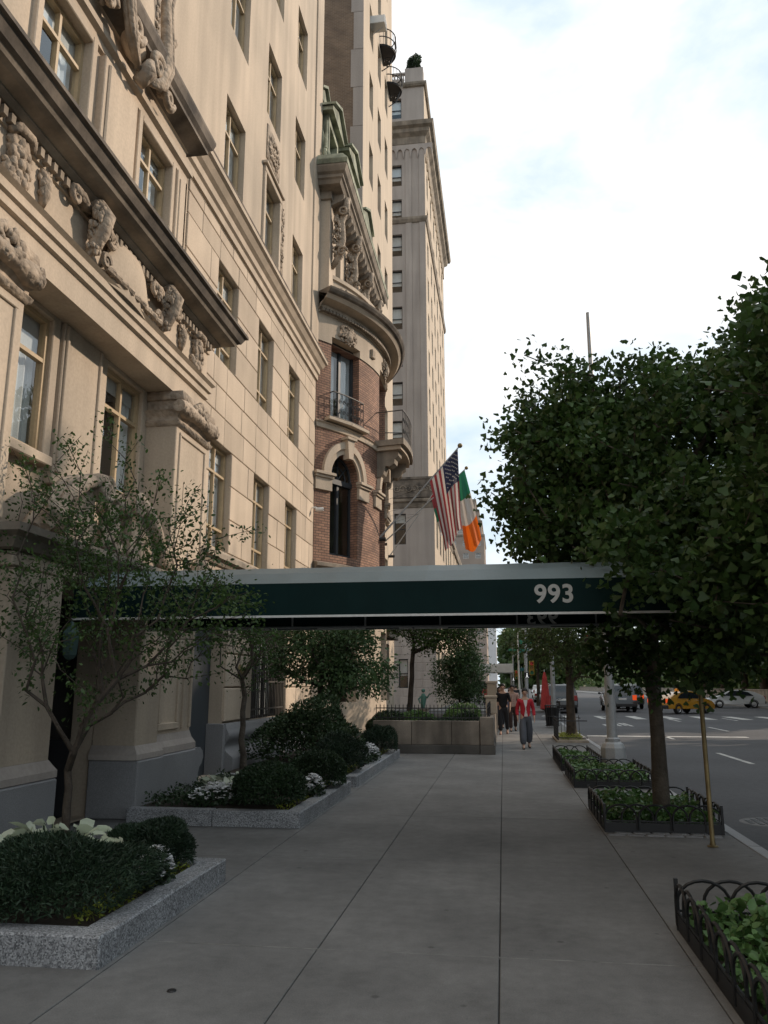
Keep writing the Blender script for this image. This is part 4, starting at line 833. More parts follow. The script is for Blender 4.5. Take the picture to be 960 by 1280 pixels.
# ================================================================ far buildings
def tower(name, label, loc, w, d, steps, mats, brick=False, wx=1.2, wp=3.0, zp=3.4):
    t = thing(name, loc, label, 'building'); x1, y0 = loc[0], loc[1]
    for i, (ins, z0, z1) in enumerate(steps):
        a0, a1 = x1-w+ins, x1-ins*.55; hl = []; hf_ = []
        nx = int((a1-a0-.6)/wp)
        for k in range(max(nx,1)):
            c = a0+(a1-a0)*(k+.5)/max(nx,1)
            z = z0+1.0
            while z+2 < z1: hl.append((c-wx/2,c+wx/2,z,z+1.9)); z += zp
        ny = int((d-ins*2)/wp)
        for k in range(max(ny,1)):
            c = y0+ins+(d-2*ins)*(k+.5)/max(ny,1); z = z0+1.0
            while z+2 < z1: hf_.append((c-wx/2,c+wx/2,z,z+1.9)); z += zp
        m = MB(); wall_holes(m, sy(y0+ins), a0, a1, z0, z1, hl, .25); wall_holes(m, fX(a1), y0+ins, y0+d-ins, z0, z1, hf_, .25); m.box(a0+.3,a1-.3,y0+ins+.3,y0+d-ins,z0,z1-.02) ; m.quad((a0,y0+ins,z1-.01),(a1,y0+ins,z1-.01),(a1,y0+d-ins,z1-.01),(a0,y0+d-ins,z1-.01)); obj('wall', m, mats, t)
        m = MB(); m.mould([(a0,y0+d-ins),(a0,y0+ins),(a1,y0+ins),(a1,y0+d-ins)], [(0,z1-.5),(.2,z1-.4),(.3,z1),(.3,z1+.3),(-.3,z1+.3)]); obj('cornice', m, LIME_D, t)
        for (a,b,c,e) in hl: window(t, (a,y0+ins+.2,c), b-a, e-c, 1, (1,1), .1, .08, WHITEP, -math.pi/2, name, False)
        for (a,b,c,e) in hf_[:60]: window(t, (a1-.2,a,c), b-a, e-c, 1, (1,1), .1, .08, WHITEP, 0, name, False)
    return t
tower('stepped_tower', 'distant stepped brown tower with stacked setbacks behind the flags', (-5.3,290,0), 18, 30, [(0,0,55.5),(1.5,55.5,61),(3.3,61,65.5),(5.4,65.5,70)], mat('brown_far_stone', (.30,.235,.19), .9, .15, .2), wx=2.0, wp=4.2, zp=4.6)
tower('corner_block', 'low tan stone block just beyond the grey apartment tower', (-5.2,86,0), 12, 40, [(0,0,17)], LIME_T)
tower('pale_slab_block', 'far pale slab block seen under the canopy beside the distant greenery', (-2.9,420,0), 9, 30, [(0,0,40)], mat('pale_far_stone', (.55,.53,.52), .9, .08, .1), wx=1.4, wp=5, zp=6)
tower('brick_block', 'far red brick block seen beyond the traffic signals', (30,640,0), 11, 20, [(0,0,66)], mat('far_brick', (.26,.09,.065), .9, .12, .2), wx=1.6, wp=4, zp=6)
# ================================================================ vegetation
def npmesh(name, V, F, mats):
    """V (n,3), F (m,k) arrays -> mesh"""
    me = bpy.data.meshes.new(name); V = np.asarray(V, np.float32); F = np.asarray(F, np.int32); k = F.shape[1]
    me.vertices.add(len(V)); me.vertices.foreach_set('co', V.ravel()); me.loops.add(F.size); me.loops.foreach_set('vertex_index', F.ravel())
    me.polygons.add(len(F)); me.polygons.foreach_set('loop_start', np.arange(0, F.size, k, dtype=np.int32)); me.update(calc_edges=True); setmats(me, mats); return me
LEAF = {  # outline templates: points (across, along, lift) and faces (all the same size)
 'oval': ([(0,0,0),(.24,.35,.05),(.22,.7,.04),(0,1,-.05),(-.22,.7,.04),(-.24,.35,.05)], [(0,1,2,3),(0,3,4,5)]),
 'fan': ([(0,0,0),(.14,.42,.0),(.56,.62,.07),(.42,.92,.10),(.06,.98,.02),(0,.80,.0),(-.06,.98,.02),(-.42,.92,.10),(-.56,.62,.07),(-.14,.42,.0)], [(0,1,5,9),(1,2,3,5),(3,4,5,5),(5,6,7,7),(5,7,8,9)]),
 'needle': ([(-.06,0,0),(.06,0,0),(.05,1,0),(-.05,1,0)], [(0,1,2,3)]),
 'sprig': ([(-.10,0,0),(.10,0,0),(.17,.6,.04),(0,1,-.03)], [(0,1,2,3)]),
 'card': ([(-.42,0,.0),(.42,.15,.06),(.36,1,-.05),(-.38,.85,.08)], [(0,1,2,3)]),
}
def leaves(name, C, size, mats, kind='oval', up=.6, seed=0, dirs=None, vary=.35, droop=0.):
    g = np.random.default_rng(seed); n = len(C); T, Fc = LEAF[kind]; T = np.array(T)
    nrm = g.normal(size=(n,3)); nrm /= np.linalg.norm(nrm, axis=1)[:,None]; nrm[:,2] += up; nrm /= np.linalg.norm(nrm, axis=1)[:,None]
    d = dirs+g.normal(size=(n,3))*.5 if dirs is not None else g.normal(size=(n,3))
    d = d.copy(); d[:,2] -= droop
    d -= nrm*(d*nrm).sum(1)[:,None]; d /= np.linalg.norm(d, axis=1)[:,None]+1e-9; a = np.cross(d, nrm)
    s = (size*(1+vary*g.uniform(-1,1,n)))[:,None,None]
    V = C[:,None,:]+s*(a[:,None,:]*T[None,:,0:1]+d[:,None,:]*T[None,:,1:2]+nrm[:,None,:]*T[None,:,2:3])
    if kind == 'fan':
        k = len(T); off = (np.arange(n)*k)[:,None,None]
        F = np.array([(0,2,3,4),(0,4,5,6)]); return npmesh(name, V.reshape(-1,3), (F[None]+off).reshape(-1,4), mats)
    k = len(T); off = (np.arange(n)*k)[:,None,None]; F = np.array(Fc)
    return npmesh(name, V.reshape(-1,3), (F[None]+off).reshape(-1,F.shape[1]), mats)
LEAF['fan'] = ([(0,0,0),(.30,.50,.03),(.56,.70,.09),(.34,.97,.06),(0,.84,-.02),(-.34,.97,.06),(-.56,.70,.09),(-.30,.50,.03)], [(0,1,3,4),(0,4,5,7)])
def frusta(name, P0, P1, R0, R1, mats, n=5):
    P0, P1 = np.asarray(P0, float), np.asarray(P1, float); d = P1-P0; L = np.linalg.norm(d, axis=1)[:,None]+1e-9; d = d/L
    ref = np.where(np.abs(d[:,2:3]) > .9, np.array([[1.,0,0]]), np.array([[0,0,1.]])); a = np.cross(d, ref); a /= np.linalg.norm(a, axis=1)[:,None]; b = np.cross(d, a)
    t = np.arange(n)*2*np.pi/n; c, s = np.cos(t), np.sin(t)
    ring = a[:,None,:]*c[None,:,None]+b[:,None,:]*s[None,:,None]
    V = np.concatenate([P0[:,None,:]+ring*np.asarray(R0)[:,None,None], (P1+d*np.minimum(L*.1,.02))[:,None,:]+ring*np.asarray(R1)[:,None,None]], 1).reshape(-1,3)
    k = np.arange(n); base = np.stack([k,(k+1) % n,(k+1) % n+n,k+n],1); F = (base[None]+(np.arange(len(P0))*2*n)[:,None,None]).reshape(-1,4)
    return npmesh(name, V, F, mats)
def grow(seed, base, top, ells, n, step=.35, wob=.06, pathw=.35, shell=2.4, trunk_n=6, stray=.09):
    """nearest-branch growth: crown points join the branch tip that reaches them with the least detour"""
    g = np.random.default_rng(seed); base, top = np.array(base, float), np.array(top, float)
    nodes_ = [base]; par = [-1]; pl = [0.]
    for k in range(1, trunk_n+1):
        p = base+(top-base)*k/trunk_n+np.r_[g.normal(0, wob*.5, 2), 0]*(k/trunk_n); nodes_.append(p); par.append(k-1); pl.append(pl[-1]+np.linalg.norm(p-nodes_[k-1]))
    vol = np.array([e[1][0]*e[1][1]*e[1][2] for e in ells]); pts = []
    for i in g.choice(len(ells), n, p=vol**.92/(vol**.92).sum()):
        c, r_ = ells[i]; v = g.normal(size=3); v /= np.linalg.norm(v); pts.append(np.array(c)+v*np.array(r_)*g.uniform()**(1/shell))
    for q in range(int(n*stray)):               # stray shoots past the outline
        i = g.integers(len(ells)); c, r_ = ells[i]; v = g.normal(size=3); v /= np.linalg.norm(v); pts.append(np.array(c)+v*np.array(r_)*g.uniform(1.0,1.32))
    pts = np.array(pts); o = np.argsort(np.linalg.norm(pts-top, axis=1)); t0 = max(1, int(trunk_n*.55))
    tips = []
    for p in pts[o]:
        A = np.array(nodes_[t0:]); dd = np.linalg.norm(A-p, axis=1); cost = dd+pathw*np.array(pl[t0:])+.25*np.maximum(0, A[:,2]-p[2]); i = int(np.argmin(cost))+t0
        a = nodes_[i]; L = np.linalg.norm(p-a); m = max(1, int(L/step)); prev = i
        for k in range(1, m+1):
            q = a+(p-a)*k/m+(g.normal(0, wob*min(1,L), 3) if k < m else 0); q = q+np.array([0,0,.12*L*math.sin(math.pi*k/m)*.5]); nodes_.append(q); par.append(prev); pl.append(pl[prev]+L/m); prev = len(nodes_)-1
        tips.append(prev)
    par = np.array(par); cnt = np.zeros(len(par)); cnt[tips] += 1
    for i in range(len(par)-1, 0, -1): cnt[par[i]] += cnt[i]
    return np.array(nodes_), par, cnt, np.array(tips), trunk_n
def tree(name, label, base, top, ells, n, leaf, lmat, bark, seed=1, rtip=.006, rexp=.46, per=14, spread=.16, kind='oval', up=.5, droop=.2, group=None, cat='tree', trunk_r=None, step=.35, wob=.06, pathw=.35, shell=2.4, along=3, flare=1.25):
    nd, par, cnt, tips, tn = grow(seed, base, top, ells, n, step, wob, pathw, shell)
    t = thing(name, tuple(base), label, cat, group); rad = rtip*np.maximum(cnt,1)**rexp
    if trunk_r:
        k = trunk_r/rad[tn//2]; rad = np.where(cnt > 3, np.minimum(rad*max(1, k*.8), trunk_r), rad)
    m = MB(); tr = [flare*1.0*rad[1]]+[rad[i] for i in range(1, tn+1)]
    if trunk_r: tr = [trunk_r*flare, trunk_r*1.04]+[trunk_r*(1-.30*(i/tn)) for i in range(2, tn+1)]
    m.tube([nd[0]-np.array([0,0,.06])]+[nd[i] for i in range(1, tn+1)], tr, 14)
    tk = obj('trunk', m, bark, t, True)
    idx = np.array([i for i in range(tn+1, len(par))]); P0 = nd[par[idx]]; P1 = nd[idx]; r1 = rad[idx]; r0 = np.minimum(rad[par[idx]], r1*1.35)
    obj('limbs', frusta('limbs', P0, P1, r0, r1, bark), None, tk, True)
    g = np.random.default_rng(seed+99); src = [tips]; low = np.where((cnt <= along) & (np.arange(len(par)) > tn))[0]; src = np.concatenate([tips, low])
    n = len(tips); base_i = g.choice(src, n*per); C = nd[base_i]+g.normal(0, spread, (n*per,3))*np.array([1,1,.75]); C += (nd[par[base_i]]-nd[base_i])*g.uniform(0,.8,(n*per,1))
    out_ = C-np.array(ells[0][0]); out_ /= np.linalg.norm(out_, axis=1)[:,None]+1e-9
    obj('crown', leaves('crown', C, leaf, lmat, kind, up, seed+5, out_*.7, droop=droop), None, t)
    return t
LG = leafmat('ginkgo_leaf', (.026,.056,.014), (.064,.118,.030), .32, .5)
LT = leafmat('small_tree_leaf', (.032,.066,.016), (.058,.105,.026), .3)
LM = leafmat('garden_tree_leaf', (.055,.10,.04), (.085,.145,.055), .3)
LY = leafmat('yew_needle', (.010,.024,.011), (.022,.044,.02), .1, .6)
LB = leafmat('boxwood_leaf', (.018,.036,.016), (.036,.064,.027), .15, .5)
LI = leafmat('ivy_leaf', (.06,.125,.035), (.12,.22,.07), .2, .4)
LP = leafmat('park_leaf', (.045,.075,.022), (.075,.115,.036), .3)
LH = leafmat('caladium_leaf', (.42,.48,.34), (.60,.63,.50), .25, .5)
LW = leafmat('white_petal', (.68,.69,.70), (.80,.80,.80), .25, .6)
LL = leafmat('lime_ground_leaf', (.16,.20,.02), (.26,.30,.05), .3)

# planters -----------------------------------------------------------------
def planter(y0, y1, x1, x0, label, h=.185, t=.2):
    p = thing('planter_bed', (x1-1,(y0+y1)/2,0), label, 'planter')
    rng = random.Random(int(y0*7)); L = []
    n = max(2, round((x1-x0)/1.25)); e = [x0+(x1-x0)*k/n for k in range(n+1)]
    for a, b in zip(e[:-1], e[1:]): L.append((a+.003, b-.003, y0, y0+t)); L.append((a+.003, b-.003 if b < x1 else b-.003, y1-t, y1))
    n = max(2, round((y1-y0-2*t)/1.4)); e = [y0+t+(y1-y0-2*t)*k/n for k in range(n+1)]
    for a, b in zip(e[:-1], e[1:]): L.append((x1-t, x1-.003, a+.003, b-.003))
    for q in L: m = MB(); m.cbox(*q, -.05, h+rng.uniform(-.002,.002), .012); obj('granite_block', m, GRANITE, p)
    m = MB(); nx, ny = 10, 12; vs = []; fs = []
    for i in range(nx+1):
        for j in range(ny+1): vs.append((x0+(x1-t-x0)*i/nx, y0+t+(y1-y0-2*t)*j/ny, h-.03+rng.uniform(0,.04)*(0 < i < nx)*(0 < j < ny)))
    for i in range(nx):
        for j in range(ny): q = i*(ny+1)+j; fs.append((q,q+ny+1,q+ny+2,q+1))
    m.add(vs, fs); obj('soil', m, SOIL, p); return p
planter(5.0, 7.3, -2.47, -4.75, 'granite-edged planter bed with the wide yew mound and white caladiums')
planter(9.95, 13.3, -2.47, -4.7, 'granite-edged planter bed beside the portal with two clipped round shrubs')
planter(13.95, 19.85, -2.50, -5.0, 'long granite-edged planter bed running up to the garden wall')
def shrub(name, label, c, r, n, size, lmat, kind='needle', seed=1, lump=.18, group=None, up=.2):
    g = np.random.default_rng(seed); t = thing(name, (c[0],c[1],c[2]), label, 'shrub', group); v = g.normal(size=(n,3)); v /= np.linalg.norm(v, axis=1)[:,None]; v[:,2] = np.where(v[:,2] < -.25, -v[:,2], v[:,2])
    ph = g.uniform(0, 6.28, 9); f = g.normal(size=(9,3))*3.0
    bump = sum(np.sin(v@f[i]+ph[i]) for i in range(9))/9
    rr = (1+lump*bump*2)*np.where(g.uniform(size=n) < .72, g.uniform(.9,1.04,n), g.uniform(.5,.95,n)); C = np.array(c)+np.array([0,0,r[2]*.28])+v*np.array(r)*rr[:,None]*np.array([1,1,.78])
    C = C[C[:,2] > c[2]-.02]; n = len(C); vv = (C-np.array(c)); vv /= np.linalg.norm(vv, axis=1)[:,None]
    obj('foliage', leaves('foliage', C, size, lmat, kind, up, seed+1, vv*1.3), None, t)
    m = MB(); rng = random.Random(seed)
    for k in range(9): a = rng.uniform(0,6.28); q = rng.uniform(.3,.75); m.tube([(c[0],c[1],c[2]-.03),(c[0]+r[0]*.4*q*math.cos(a),c[1]+r[1]*.4*q*math.sin(a),c[2]+r[2]*.35),(c[0]+r[0]*.8*q*math.cos(a),c[1]+r[1]*.8*q*math.sin(a),c[2]+r[2]*.7)], [.014,.01,.005], 5)
    obj('stems', m, BARK_D, t); return t
shrub('yew_mound', 'wide dark yew mound spilling over the granite corner', (-3.2,5.66,.19), (.58,.60,.38), 25000, .034, LY, 'sprig', 3, .30)
shrub('yew_shrub', 'small dark yew on the bed corner next to white impatiens', (-2.97,6.86,.19), (.36,.36,.37), 18000, .032, LY, 'sprig', 4, .28)
shrub('boxwood_ball', 'round clipped boxwood beside the slim tree in front of the service door', (-3.05,10.62,.19), (.45,.46,.46), 14000, .036, LB, 'oval', 5, .1)
shrub('boxwood_ball', 'round clipped boxwood at the bed end with white impatiens between it and its twin', (-2.85,12.5,.19), (.44,.46,.48), 13000, .034, LB, 'oval', 6, .1)
shrub('yew_shrub', 'dark shrub at the near end of the long planter bed', (-2.95,14.75,.19), (.44,.55,.56), 12000, .045, LY, 'sprig', 7, .25)
shrub('yew_shrub', 'low round shrub at the far end of the long planter bed', (-2.83,18.8,.19), (.40,.5,.55), 9000, .045, LY, 'sprig', 8, .25)
shrub('broadleaf_bush', 'broad loose bush filling the middle of the long planter bed', (-4.0,16.6,.19), (.95,1.2,1.05), 12000, .065, leafmat('dark_broadleaf', (.026,.05,.02), (.045,.075,.03), .15), 'oval', 9, .3)
def flowers(label, c, r, n, seed, h=.22):
    g = np.random.default_rng(seed); t = thing('impatiens_clump', (c[0],c[1],c[2]), label, 'flowers'); a = g.uniform(0,6.28,n); q = np.sqrt(g.uniform(0,1,n))
    H = c[2]+h*(1-.6*q*q)*g.uniform(.75,1.05,n); C = np.stack([c[0]+r[0]*q*np.cos(a), c[1]+r[1]*q*np.sin(a), H],1)
    P = np.repeat(C, 5, 0); th = np.tile(np.arange(5)*1.2566, n)+np.repeat(g.uniform(0,6,n),5); d = np.stack([np.cos(th),np.sin(th),np.full(5*n,.15)],1)
    obj('blossoms', leaves('blossoms', P, .034, LW, 'card', 2.5, seed+1, d*3, .15), None, t)
    m = n*4; a = g.uniform(0,6.28,m); q = np.sqrt(g.uniform(0,1,m)); G = np.stack([c[0]+r[0]*1.05*q*np.cos(a), c[1]+r[1]*1.05*q*np.sin(a), c[2]+h*.85*(1-.6*q*q)*g.uniform(.1,1,m)],1)
    obj('leaves', leaves('leaves', G, .06, LB, 'oval', .8, seed+2), None, t); return t
flowers('bright white impatiens between the yew mound and the small yew', (-2.74,6.36,.18), (.14,.2), 70, 11, .28)
flowers('white impatiens left of the wide yew mound under the slim tree', (-3.92,5.9,.18), (.24,.45), 110, 12, .30)
flowers('white impatiens and pale leaves at the corner by the portal scroll', (-3.78,10.65,.18), (.34,.46), 190, 13, .26)
flowers('white impatiens between the two clipped boxwood balls', (-2.70,11.55,.18), (.17,.26), 80, 14, .28)
flowers('white impatiens behind the boxwood ball at the bed end', (-3.7,12.3,.18), (.3,.4), 50, 15, .35)
flowers('white impatiens in the long planter bed beside the far round shrub', (-2.76,16.7,.18), (.2,.85), 190, 16, .36)
def caladium(label, c, r, n, seed, size=.19):
    g = np.random.default_rng(seed); t = thing('caladium_clump', tuple(c), label, 'plant'); a = g.uniform(0,6.28,n); q = np.sqrt(g.uniform(0,1,n)); C = np.stack([c[0]+r[0]*q*np.cos(a), c[1]+r[1]*q*np.sin(a), c[2]+g.uniform(.14,.36,n)*(1-.4*q)],1)
    d = np.stack([np.cos(a),np.sin(a),-.3*np.ones(n)],1); T, F = LEAF['oval']; V = []; me = leaves('leaf_blades', C, size, LH, 'wide', 1.2, seed+1, d*2, .3); obj('leaf_blades', me, None, t)
    m = MB()
    for p in C: m.tube([(c[0]+(p[0]-c[0])*.4, c[1]+(p[1]-c[1])*.4, c[2]-.02),(p[0],p[1],p[2])], .005, 4)
    obj('stalks', m, LB, t); return t
LEAF['wide'] = ([(0,-.15,0),(.36,.1,.07),(.33,.55,.03),(0,1,-.10),(-.33,.55,.03),(-.36,.1,.07)], [(0,1,2,3),(0,3,4,5)])
caladium('pale cream caladium leaves round the slim tree behind the yew mound', (-3.74,6.55,.24), (.6,.42), 130, 21, .13)
caladium('pale caladium leaves at the corner of the bed by the portal scroll', (-3.75,11.3,.18), (.4,.4), 80, 22, .11)
def cover(name, label, cat, x0, x1, y0, y1, n, size, lmat, z=.17, h=.08, seed=1, kind='oval'):
    g = np.random.default_rng(seed); C = np.stack([g.uniform(x0,x1,n), g.uniform(y0,y1,n), z+h*g.uniform(0,1,n)],1); C[:,2] += .04*np.sin(C[:,0]*9+seed)*np.cos(C[:,1]*7)
    return tag(obj(name, leaves(name, C, size, lmat, kind, .9, seed), None), label, cat, kind='stuff')
cover('creeping_jenny', 'lime green ground cover along the granite edge of the corner bed', 'ground cover', -2.86,-2.66,5.3,7.0, 800, .03, LL, seed=31)
cover('creeping_jenny', 'lime green ground cover along the granite edge of the bed by the portal', 'ground cover', -2.86,-2.66,10.2,13.0, 800, .03, LL, seed=32)
cover('creeping_jenny', 'lime green ground cover along the granite edge of the long bed', 'ground cover', -2.88,-2.70,14.2,19.5, 900, .035, LL, seed=33)
cover('bed_greenery', 'low mixed greenery along the back of the bed by the portal', 'ground cover', -4.6,-4.1,10.2,13.1, 1500, .05, LB, .17, .14, 34)

# trees in the beds ----------------------------------------------------------
tree('slim_tree', 'slim multi-stemmed tree with sparse small leaves growing among pale caladiums', (-3.84,6.95,.18), (-3.84,7.0,1.1),
     [((-3.75,7.35,2.35),(1.25,1.0,.85)),((-4.2,7.3,3.2),(.85,.7,1.0)),((-3.0,7.4,2.35),(.85,.7,.6)),((-3.4,7.3,3.1),(.9,.7,.7))], 400, .042, LT, BARK_D, 41, .0024, .47, 24, .07, 'oval', .5, .2, trunk_r=.042, step=.2, wob=.04, pathw=.55, shell=3.0, along=4)
tree('slim_tree', 'slim young tree with thin crown in front of the iron window grille', (-4.05,12.6,.18), (-4.1,12.6,1.5),
     [((-4.1,12.6,2.5),(.6,.6,.75)),((-3.7,12.7,2.9),(.7,.6,.6))], 120, .045, LT, BARK, 42, .004, .47, 26, .10, trunk_r=.055, step=.25, wob=.05, pathw=.5)
tree('layered_tree', 'small leafy tree with wide layered crown above the broad bush', (-4.05,17.9,.18), (-4.05,17.9,1.6),
     [((-4.0,17.9,2.2),(1.35,1.3,.55)),((-4.0,17.9,2.9),(1.2,1.2,.6)),((-3.3,17.9,1.9),(.9,.9,.4))], 260, .085, LM, BARK_D, 43, .005, .47, 44, .15, trunk_r=.06)
# front garden of the townhouse
tree('round_tree', 'round bushy evergreen tree behind the iron railing', (-1.9,36,.1), (-1.9,36,1.6), [((-1.9,36,2.05),(1.25,1.25,1.15)),((-1.75,36,2.8),(.8,.8,.6))], 150, .10, LM, BARK_D, 44, .006, .47, 60, .17, trunk_r=.07)
tree('garden_tree', 'dark spreading tree overhanging the townhouse garden', (-3.8,33,.1), (-3.6,33,3.0), [((-2.7,32.5,4.2),(2.0,1.8,1.1)),((-1.9,32,3.6),(1.2,1.2,.6))], 200, .10, LG, BARK_D, 45, .007, .47, 46, .2, trunk_r=.12)
for i, (x, y, r, h, lb) in enumerate(((-1.9,22.6,.55,.75,'leafy shrub just behind the garden wall corner'),(-2.6,24.2,.6,.9,'glossy shrub between the railing and the brick bow'),(-1.2,25.0,.55,.8,'low spreading shrub along the side railing of the garden'),(-1.4,28.5,.7,1.0,'dense hedge shrub near the round evergreen'),(-3.3,22.3,.5,.9,'dark shrub at the garden end of the long planter'))):
    shrub('garden_shrub', lb, (x,y,.30), (r,r,h*.62), 5000, .06, LI if i % 2 else LB, 'oval', 60+i, .3)
shrub('roof_shrub', 'small bushy shrub on the roof terrace corner of the grey tower', (-6.1,60.5,54.6), (.55,.55,1.3), 2500, .16, LB, 'oval', 77, .4)
# street trees -----------------------------------------------------------------
tree('ginkgo_tree', 'dark leafy ginkgo with straight trunk in the hooped guard by the brass pole', (1.96,11.2,.02), (2.0,11.2,3.0),
     [((2.25,10.7,4.15),(2.2,2.1,1.85)),((1.1,11.0,4.2),(1.35,1.5,1.35)),((2.9,9.2,3.2),(1.9,1.5,1.35)),((2.35,7.95,2.8),(1.55,.75,.85)),((.95,10.8,5.3),(.95,1.0,.75)),((3.8,10.0,5.3),(1.3,1.4,1.2)),((2.15,9.0,2.0),(.30,.3,.22)),((1.55,10.7,2.0),(.24,.3,.22))], 1000, .072, LG, BARK, 46, .008, .40, 72, .16, 'fan', .25, .5, trunk_r=.10, step=.4, shell=2.6, flare=1.15)
tree('ginkgo_tree', 'near ginkgo whose boughs hang beside the kerb over the hooped guard', (2.45,4.2,.02), (2.6,4.6,2.6),
     [((2.85,6.7,3.7),(.9,1.2,1.3)),((2.75,7.2,2.7),(1.0,.8,.75)),((2.95,6.4,4.6),(.75,.9,.7))], 260, .075, LG, BARK, 47, .005, .45, 46, .15, 'fan', .3, .4, trunk_r=.09, step=.3)
tree('street_tree', 'street tree with dark crown beside the small picket guard', (2.1,26.8,.02), (2.1,26.8,2.6), [((2.3,26.6,4.2),(2.1,2.1,1.7)),((2.6,26.4,2.9),(1.5,1.5,.8)),((1.6,26.5,3.2),(1.2,1.2,.8))], 260, .10, LP, BARK_D, 48, .007, .45, 44, .2, trunk_r=.15)
tree('street_tree', 'farther street tree beyond the parked black vans', (3.0,72,.02), (3.0,72,3.2), [((3.0,72,6.0),(3.0,3.0,2.6))], 150, .2, LP, BARK_D, 49, .01, .45, 40, .3, trunk_r=.18)
# park trees across the avenue, two models repeated
def park_proto(seed, h):
    return tree('park_tree', 'x', (0,0,0), (0,0,h*.42), [((0,0,h*.66),(4.6,4.6,h*.33)),((2.0,-1,h*.50),(3.4,3.2,h*.2)),((-2.2,1.2,h*.52),(3.2,3.2,h*.22)),((.5,.5,h*.3),(3.2,3.2,h*.14))], 300, .42, LP, BARK_D, seed, .02, .45, 34, .6, 'card', .4, .2, 'large park trees beyond the avenue', trunk_r=.34, step=.9, wob=.2)
protos = [park_proto(71, 19), park_proto(72, 20)]
spots = [(28.2,-1),(28.6,5.5),(28.0,12),(28.8,18.5),(28.2,25),(28.7,31.5),(28.3,36),(28.4,54.5),(29.0,60),(28.2,67),(28.8,74),(28.3,81),(28.9,88),(28.4,95),(28.6,103),(28.4,112),(28.6,122),(28.4,134),(35.5,2),(36,9),(36.6,16),(35.6,23),(36.2,30),(36,35),(36.3,61),(36,68),(36.4,72),(36.2,81),(36,91),(35.8,102)]
for i, (x, y) in enumerate(spots):
    o = protos[i % 2] if i < 2 else copy_tree(protos[i % 2]); place(o, (x, y, .1), random.uniform(0, 6.28), random.uniform(1.17,1.26)); o['label'] = 'large broadleaf park tree standing behind the stone park wall'
# far wood that closes the avenue
g = np.random.default_rng(5); n = 16000; C = np.stack([g.uniform(-1,90,n), g.uniform(470,560,n), np.zeros(n)],1); C[:,2] = g.uniform(0,1,n)**.7*(30+6*np.sin(C[:,0]*.12)+3*np.sin(C[:,0]*.5)); tag(obj('far_wood', leaves('far_wood', C, 3.0, LP, 'card', .4, 3), None), 'distant green wood closing the avenue under the canopy', 'trees', kind='stuff')

g = np.random.default_rng(6); n = 26000; C = np.stack([g.uniform(28,60,n), g.uniform(5,330,n), np.zeros(n)],1); C[:,2] = .1+g.uniform(0,1,n)**.8*(5.5+1.5*np.sin(C[:,1]*.21)+1.2*np.sin(C[:,1]*.53+C[:,0])); tag(obj('park_undergrowth', leaves('park_undergrowth', C, .8, LP, 'card', .4, 4), None), 'dark undergrowth filling the park behind the stone wall', 'shrubbery', kind='stuff')
# ================================================================ canopy
K0, K1, KE = 8.45, 10.42, 2.2
can = thing('entrance_canopy', (-1,9.45,0), 'dark green entrance canopy numbered 993 reaching from the portal to the kerb', 'canopy')
secs = [(K0,2.405),(K0,2.77),(K0+.30,2.925),(K0+.62,3.03),((K0+K1)/2,3.07),(K1-.62,3.03),(K1-.30,2.925),(K1,2.77),(K1,2.405)]
def sheet(a, b, x0=-4.78, x1=KE, n=14, sag=.006, t=.004):
    m = MB(); (ya, za), (yb, zb) = a, b; vs = []; fs = []
    for i in range(n*3+1):
        x = x0+(x1-x0)*i/(n*3); q = math.sin(math.pi*((i/3) % 1))*sag; wv = .007*math.sin(x*5.1)+.004*math.sin(x*13.7+1)
        for (y, z) in (a, b): vs.append((x, y+(wv if abs(z-2.405) < .001 else 0), z-q))
    for i in range(n*3): fs.append((2*i,2*i+2,2*i+3,2*i+1))
    m.add(vs, fs); return m
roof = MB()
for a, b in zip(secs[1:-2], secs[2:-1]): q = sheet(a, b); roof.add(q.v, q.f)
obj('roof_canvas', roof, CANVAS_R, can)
obj('valance', sheet(secs[0], secs[1], sag=0), CANVAS, can); obj('valance', sheet(secs[-2], secs[-1], sag=0), CANVAS, can)
m = MB(); m.add([(KE,y,z) for y, z in secs], [tuple(range(len(secs)))]); obj('end_panel', m, CANVAS, can)
for y in (K0-.006, K1+.006): m = MB(); m.box(-4.78,KE+.005,y-.006,y+.006,2.398,2.422); obj('white_piping', m, WHITEP, can)
m = MB()
for y in (K0+.03,K1-.03): m.tube([(-4.78,y,2.43),(KE,y,2.43)], .017, 6); m.tube([(-4.78,y,2.76),(KE,y,2.76)], .017, 6)
for k in range(8):
    x = -4.7+k*.98; m.tube([(x,K0+.03,2.43),(x,K0+.03,2.76),(x,K0+.3,2.90),(x,(K0+K1)/2,3.045),(x,K1-.3,2.90),(x,K1-.03,2.76),(x,K1-.03,2.43)], .014, 5); m.tube([(x,K0+.03,2.75),(x,K1-.03,2.75)], .012, 5)
obj('frame', m, GALV, can)
def text(s, size, M4, name, mats, parent):
    c = bpy.data.curves.new(name, 'FONT'); c.body = s; c.size = size; c.align_x = 'LEFT'; c.extrude = .001; c.offset = .006; c.space_character = 1.06
    t = bpy.data.objects.new(name, c); COL.objects.link(t); bpy.context.view_layer.update(); me = bpy.data.meshes.new_from_object(t.evaluated_get(bpy.context.evaluated_depsgraph_get())); bpy.data.objects.remove(t)
    me.transform(M4); return obj(name, me, mats, parent)
NUM = mat('numeral_paint', (.42,.42,.40), .7, .05, 3)
a = onY(668, 753, K0); s_ = .262
text('993', s_, Matrix.Translation((a[0], K0-.004, a[2]))@Matrix.Rotation(R(90), 4, 'X'), 'numerals', NUM, can)
